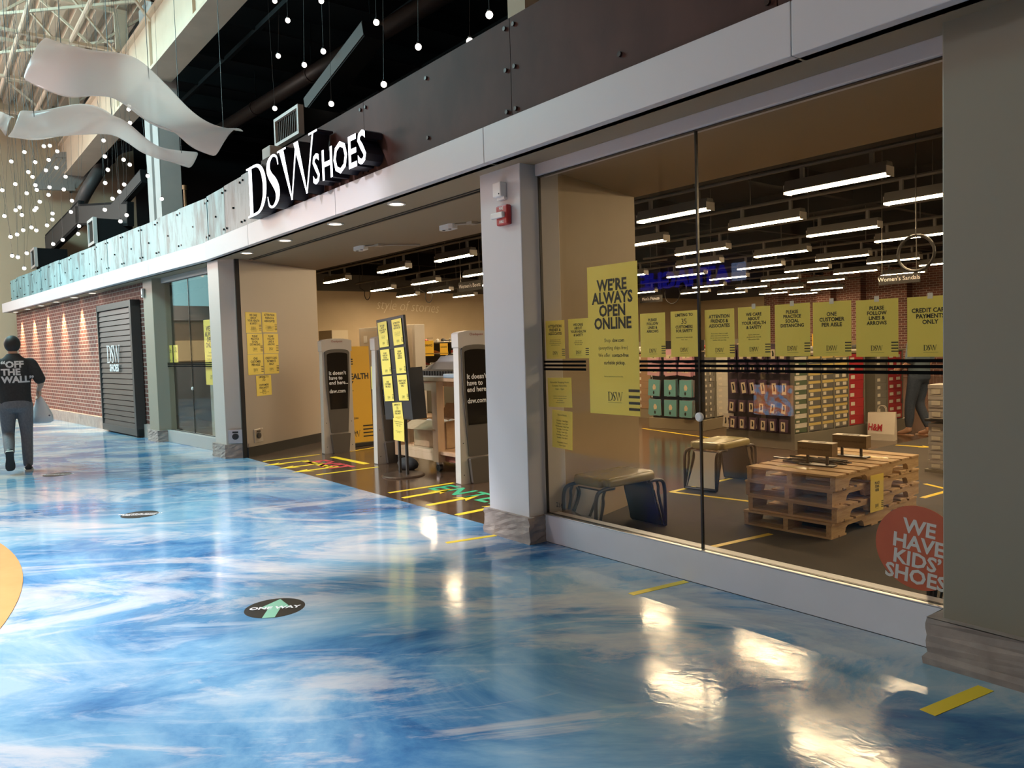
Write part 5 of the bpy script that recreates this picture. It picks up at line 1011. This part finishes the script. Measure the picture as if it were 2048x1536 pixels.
# ================================================================ across the hall: what the panes mirror
SM = mat('screen_picture', (.02, .02, .02), .3); _t, _n, _l, _b = nt(SM); _v = coords(SM, (3, 3, 3)); _c = ramp(SM, noise(SM, _v, 1.6, 3, .5, 1.5), [(.36, (.25, .45, 1)), (.47, (.55, .75, 1)), (.54, (1, .25, .06)), (.66, (1, .6, .35))]); _l.new(_c, _b.inputs['Emission Color']); _b.inputs['Emission Strength'].default_value = 6
o = thing('digital_screen', 'low digital screen on a stand across the walkway, mirrored in the window', 'screen', mw=T(-6.57, -2.5, 0) @ RZ(math.pi))
G().box(-.36, .36, -.02, .02, .32, .83).obj('bezel', DARK, o, bevel=.01); G().box(-.33, .33, -.024, -.018, .35, .80).obj('picture', SM, o); G().box(-.05, .05, .02, .07, .02, .5).obj('post', DARK, o); G().box(-.25, .25, -.15, .2, 0, .02).obj('foot', DARK, o)
NEO = mat('blue_neon', (.01, .01, .05), .4, 0, (.03, .03, 1), 3)
o = thing('neon_shop_sign', 'blue lit shop sign on the far side of the hall, mirrored in the window', 'sign', mw=T(-11.5, -8.8, 2.95) @ RZ(math.pi) @ FACE)
g = G(); g.mesh(text('ATHAGHE', .62, .03, 'LEFT', ext=.03, cs=1.05), T=T(.42, 0, 0)); g.obj('lettering', NEO, o); G().box(-.1, .32, 0, .45, 0, .04).obj('emblem', mat('pale_blue_lit', (.1, .1, .15), .4, 0, (.4, .55, 1), 4), o, bevel=.05); G().box(-.1, 2.9, -.06, -.02, -.10, -.04).obj('rail', DARK, o)
# ================================================================ people
def fused(g, voxel, mats, name, smooth=4):
    me = g.data(name, mats, True); o = bpy.data.objects.new(name, me); COL.objects.link(o)
    r = o.modifiers.new('r', 'REMESH'); r.mode = 'VOXEL'; r.voxel_size = voxel; r.use_smooth_shade = True
    s = o.modifiers.new('s', 'SMOOTH'); s.iterations = smooth; s.factor = .5
    bpy.context.view_layer.update(); d = bpy.data.meshes.new_from_object(o.evaluated_get(bpy.context.evaluated_depsgraph_get()))
    bpy.data.objects.remove(o); d.name = name; d.materials.clear()
    for m in (mats if isinstance(mats, list) else [mats]): d.materials.append(m)
    d.polygons.foreach_set('material_index', [0] * len(d.polygons)); d.polygons.foreach_set('use_smooth', [True] * len(d.polygons)); return d
def limb(g, pts, rs, n=12):
    c = crom([tuple(p) + (r,) for p, r in zip(pts, rs)], 5)
    g.tube([q[:3] for q in c], [q[3] for q in c], n); g.ball(pts[0], rs[0]); g.ball(pts[-1], rs[-1])
def hand(g, wrist, d, palm_n, side):   # d: finger direction, palm_n: normal of the palm
    w = V(wrist); d = V(d).normalized(); n = V(palm_n).normalized(); s = d.cross(n).normalized() * side
    limb(g, [w, w + d * .045, w + d * .085], [.026, .034, .033])
    for i, (o, L) in enumerate(((-.03, .068), (-.01, .078), (.01, .072), (.029, .058))):
        b = w + d * .09 + s * o; m = b + d * L * .45 + n * .008; limb(g, [b, m, m + (d * .55 + n * .8).normalized() * L * .55], [.0095, .009, .0078], 8)
    b = w + d * .035 - s * .03; limb(g, [b, b + (d * .6 - s * .8).normalized() * .035, b + (d * .95 - s * .45).normalized() * .07 + n * .012], [.012, .011, .009], 8)
def person(mw, label, J, skin, top, bottom, hairc, sleeve=.45, female=False):
    o = thing('person', label, 'person', mw=mw); g = G()
    hd = J['head']
    g.ball((hd[0], hd[1], hd[2]), .073, .092, .112, 18, 12); g.ball((hd[0], hd[1] + .03, hd[2] - .06), .055, .062, .06)
    g.ball((hd[0], hd[1] + .095, hd[2] - .012), .013, .02, .022, 8, 6)
    for s in (-1, 1): g.ball((hd[0] + s * .076, hd[1] - .005, hd[2] - .005), .012, .022, .032, 8, 6); g.ball((hd[0] + s * .03, hd[1] + .083, hd[2] + .012), .013, .008, .009, 8, 6)
    g.ball((hd[0], hd[1] + .086, hd[2] - .058), .024, .008, .008, 8, 6)
    limb(g, [(hd[0], hd[1] - .03, hd[2] - .06), (0, -.005, 1.50), (0, -.01, 1.40)], [.055, .058, .08])
    g.rings([((0, 0, .84), .15, .11), ((0, 0, .98), .15, .105), ((0, 0, 1.12), .14, .10), ((0, 0, 1.28), .165, .11), ((0, 0, 1.40), .17, .10), ((0, -.005, 1.47), .10, .075)], 18)
    for s, k in ((1, 'R'), (-1, 'L')):
        sh, el, wr = J['arm' + k]; limb(g, [sh, el, wr], [.055, .043, .029]); hand(g, wr, J['hand' + k], (-s, 0, 0), s)
        hp, kn, an = J['leg' + k]; limb(g, [hp, kn, an], [.085, .055, .04]); ft = J['foot' + k]
        limb(g, [an, V(an).lerp(V(ft), .5) - V((0, 0, .012)), ft], [.042, .036, .026])
    link('body', fused(g, .010, skin, 'body'), o)
    g = G()
    g.rings([((0, -.005, .90), .182, .132), ((0, -.005, 1.0), .176, .128), ((0, 0, 1.13), .178, .127), ((0, 0, 1.28), .198, .135), ((0, -.005, 1.38), .208, .130), ((0, -.01, 1.455), .170, .105), ((0, -.008, 1.50), .10, .085), ((0, -.004, 1.545), .068, .066)], 24)
    for s, k in ((1, 'R'), (-1, 'L')):
        sh, el, wr = [V(p) for p in J['arm' + k]]; e = sh.lerp(el, sleeve / .5 if sleeve < .5 else 1); limb(g, [sh - V((s * .05, 0, 0)), sh, e], [.066, .070, .070])
    sm = fused(g, .012, top, 'top', 6); sh_ = link('t_shirt', sm, o)
    g = G(); g.rings([((0, 0, .99), .165, .12), ((0, -.01, .92), .175, .13), ((0, -.012, .84), .172, .128), ((0, -.005, .78), .12, .09)], 24)
    for s, k in ((1, 'R'), (-1, 'L')): hp, kn, an = [V(p) for p in J['leg' + k]]; limb(g, [hp, hp.lerp(kn, .5), kn, kn.lerp(an, .55), an + (kn - an) * J.get('crop', .05)], [.100, .088, .072, .066, .058 if not female else .05])
    link('trousers', fused(g, .012, bottom, 'bottom', 5), o)
    g = G(); g.ball((hd[0], hd[1] - .012, hd[2] + .018), .094, .108, .112, 24, 16); g.ball((hd[0], hd[1] - .05, hd[2] - .045), .062, .05, .05)
    if female: g.ball((hd[0], hd[1] - .07, hd[2] - .10), .06, .045, .13)
    h = fused(g, .009, hairc, 'hair', 3); bm = bmesh.new(); bm.from_mesh(h)
    bmesh.ops.delete(bm, geom=[f for f in bm.faces if f.calc_center_median().y > hd[1] + .045 and f.calc_center_median().z < hd[2] + .065], context='FACES'); bm.to_mesh(h); bm.free()
    h.materials.clear(); h.materials.append(hairc); link('hair', h, o)
    for k in 'RL':
        an, ft = V(J['leg' + k][2]), V(J['foot' + k]); d = ft - (an - V((0, 0, .05))); 
        yaw = math.atan2(d.y, d.x) if abs(d.y) + abs(d.x) > .03 else R(90); pit = J.get('pitch' + k, 0)
        M_ = T(*((an + ft) / 2)) ; M_ = T(an.x, an.y, an.z) @ RZ(yaw) @ MX.Rotation(pit, 4, 'Y') @ T(.075, 0, -.085)
        J['shoe' + k] = M_
    return o, sh_
SKIN = speckle('skin', (.50, .29, .20), (.47, .265, .18), 8, .5)
BLT = speckle('black_cotton', (.018, .017, .018), (.026, .025, .026), 40, .85); GRJ = speckle('grey_denim', (.115, .115, .13), (.15, .15, .165), 50, .8, 0, (1, 1, .6)); HAIR = mat('black_hair', (.015, .012, .011), .6)
JM = dict(head=(0, .035, 1.650), armR=((.195, -.005, 1.405), (.285, -.07, 1.18), (.265, .10, 1.06)), handR=(0, .55, -.8), armL=((-.195, -.005, 1.405), (-.27, .03, 1.16), (-.25, .22, 1.02)), handL=(0, .6, -.7),
          legR=((.095, 0, .86), (.10, .05, .48), (.095, .0, .09)), footR=(.10, .17, .03), legL=((-.095, 0, .86), (-.10, .10, .49), (-.105, -.24, .285)), footL=(-.105, -.215, .10), pitchL=R(68), crop=.03)
MM = T(-12.2, 1.09, 0) @ RZ(R(86)) @ MX.Scale(1.03, 4)
o, shirt = person(MM, 'person in black lettered t-shirt and grey trousers walking away, white bag in hand', JM, SKIN, BLT, GRJ, HAIR)
def shoes_on(o, J, c, sw=1.0):
    dk = mat('dark_rubber', (.03, .03, .03), .7)
    for k in 'RL':
        a = _sg.data('shoe', mat('shoe_' + c, SC_[c], .5), True); b = _ss.data('sole', [mat('shoe_sole'), dk]); b.polygons[0].material_index = 1; q = link('shoe', a, o); q.matrix_local = J['shoe' + k] @ MX.Diagonal((1.06, 1.1, 1.15, 1)); link('sole', b, q)
JM['shoeL'] = T(-.105, -.245, .285) @ RZ(R(90)) @ MX.Rotation(R(66), 4, 'Y') @ T(.085, 0, -.075)
JM['shoeR'] = T(.098, .055, .0) @ RZ(R(88))
shoes_on(o, JM, 'black')
bv = BVHTree.FromPolygons([v.co for v in shirt.data.vertices], [tuple(p.vertices) for p in shirt.data.polygons])
g = G(); m4 = T(-.140, -.4, 1.365) @ FACE; me = text('\u201cOFF\nTHE\nWALL\u201d', .113, .045, 'LEFT', ls=.86, sx=1.0)
bm = bmesh.new(); bm.from_mesh(me); bmesh.ops.triangulate(bm, faces=bm.faces[:]); bmesh.ops.subdivide_edges(bm, edges=[e for e in bm.edges if e.calc_length() > .03], cuts=2); 
pts = []
for v_ in bm.verts:
    p = m4 @ v_.co; h = bv.ray_cast(V((p.x, -.6, p.z)), V((0, 1, 0))); pts.append((p.x, (h[0].y if h[0] else -.1) - .004, p.z))
bm.verts.index_update(); g.add(pts, [tuple(v_.index for v_ in f.verts) for f in bm.faces]); bm.free(); g.obj('lettering', mat('white_shirt_print', (.62, .61, .62), .7), shirt)
b = thing('plastic_bag', 'white plastic carrier bag held in the walking person\'s hand', 'carrier bag', mw=MM @ T(.285, .20, 0))
g = G(); g.rings([((0, 0, .60), .09, .04), ((0.01, 0, .62), .125, .075), ((.015, .0, .70), .12, .08), ((.0, 0, .82), .085, .05), ((-.01, -.02, .92), .045, .025), ((-.02, -.035, .985), .016, .012)], 18)
g.obj('sack', mat('white_film', (.68, .67, .70), .35), b, smooth=True); g = G(); g.tube(crom([(-.02, -.035, .98), (-.035, -.045, 1.01), (-.02, -.055, 1.03), (-.0, -.045, 1.005), (-.01, -.035, .98)], 4), .006, 6); g.obj('handle', mat('white_film'), b); G().ball((.08, -.01, .70), .03, .06, .025).obj('dark_print', mat('dark_bag_print', (.16, .14, .2), .5), b, smooth=True)
JW = dict(head=(0, .035, 1.56), armR=((.17, -.005, 1.36), (.22, -.03, 1.10), (.20, .10, .90)), handR=(0, .2, -1), armL=((-.17, -.005, 1.36), (-.22, .0, 1.10), (-.18, .17, 1.0)), handL=(0, .8, -.4),
          legR=((.085, 0, .86), (.09, .05, .47), (.095, -.10, .09)), footR=(.10, .05, .03), legL=((-.085, 0, .86), (-.09, .08, .47), (-.095, .10, .09)), footL=(-.10, .25, .03), crop=.16)
MW = T(-5.17, 11.62, 0) @ RZ(R(82))
o, s2 = person(MW, 'person in dark blue jeans and sandals standing among racks behind the credit card notice', JW, SKIN, mat('blue_grey_top', (.12, .16, .20), .8), speckle('dark_blue_denim', (.03, .045, .075), (.045, .06, .095), 50, .8), mat('brown_hair', (.05, .03, .02), .6), female=True)
for k, (x, y) in (('R', (.095, .0)), ('L', (-.095, .2))):
    G().prism([(x - .04, y - .16), (x + .04, y - .16), (x + .05, y + .08), (x, y + .12), (x - .05, y + .08)], 0.0, .012).obj('sandal', mat('tan_sandal', (.35, .18, .1), .6), o)
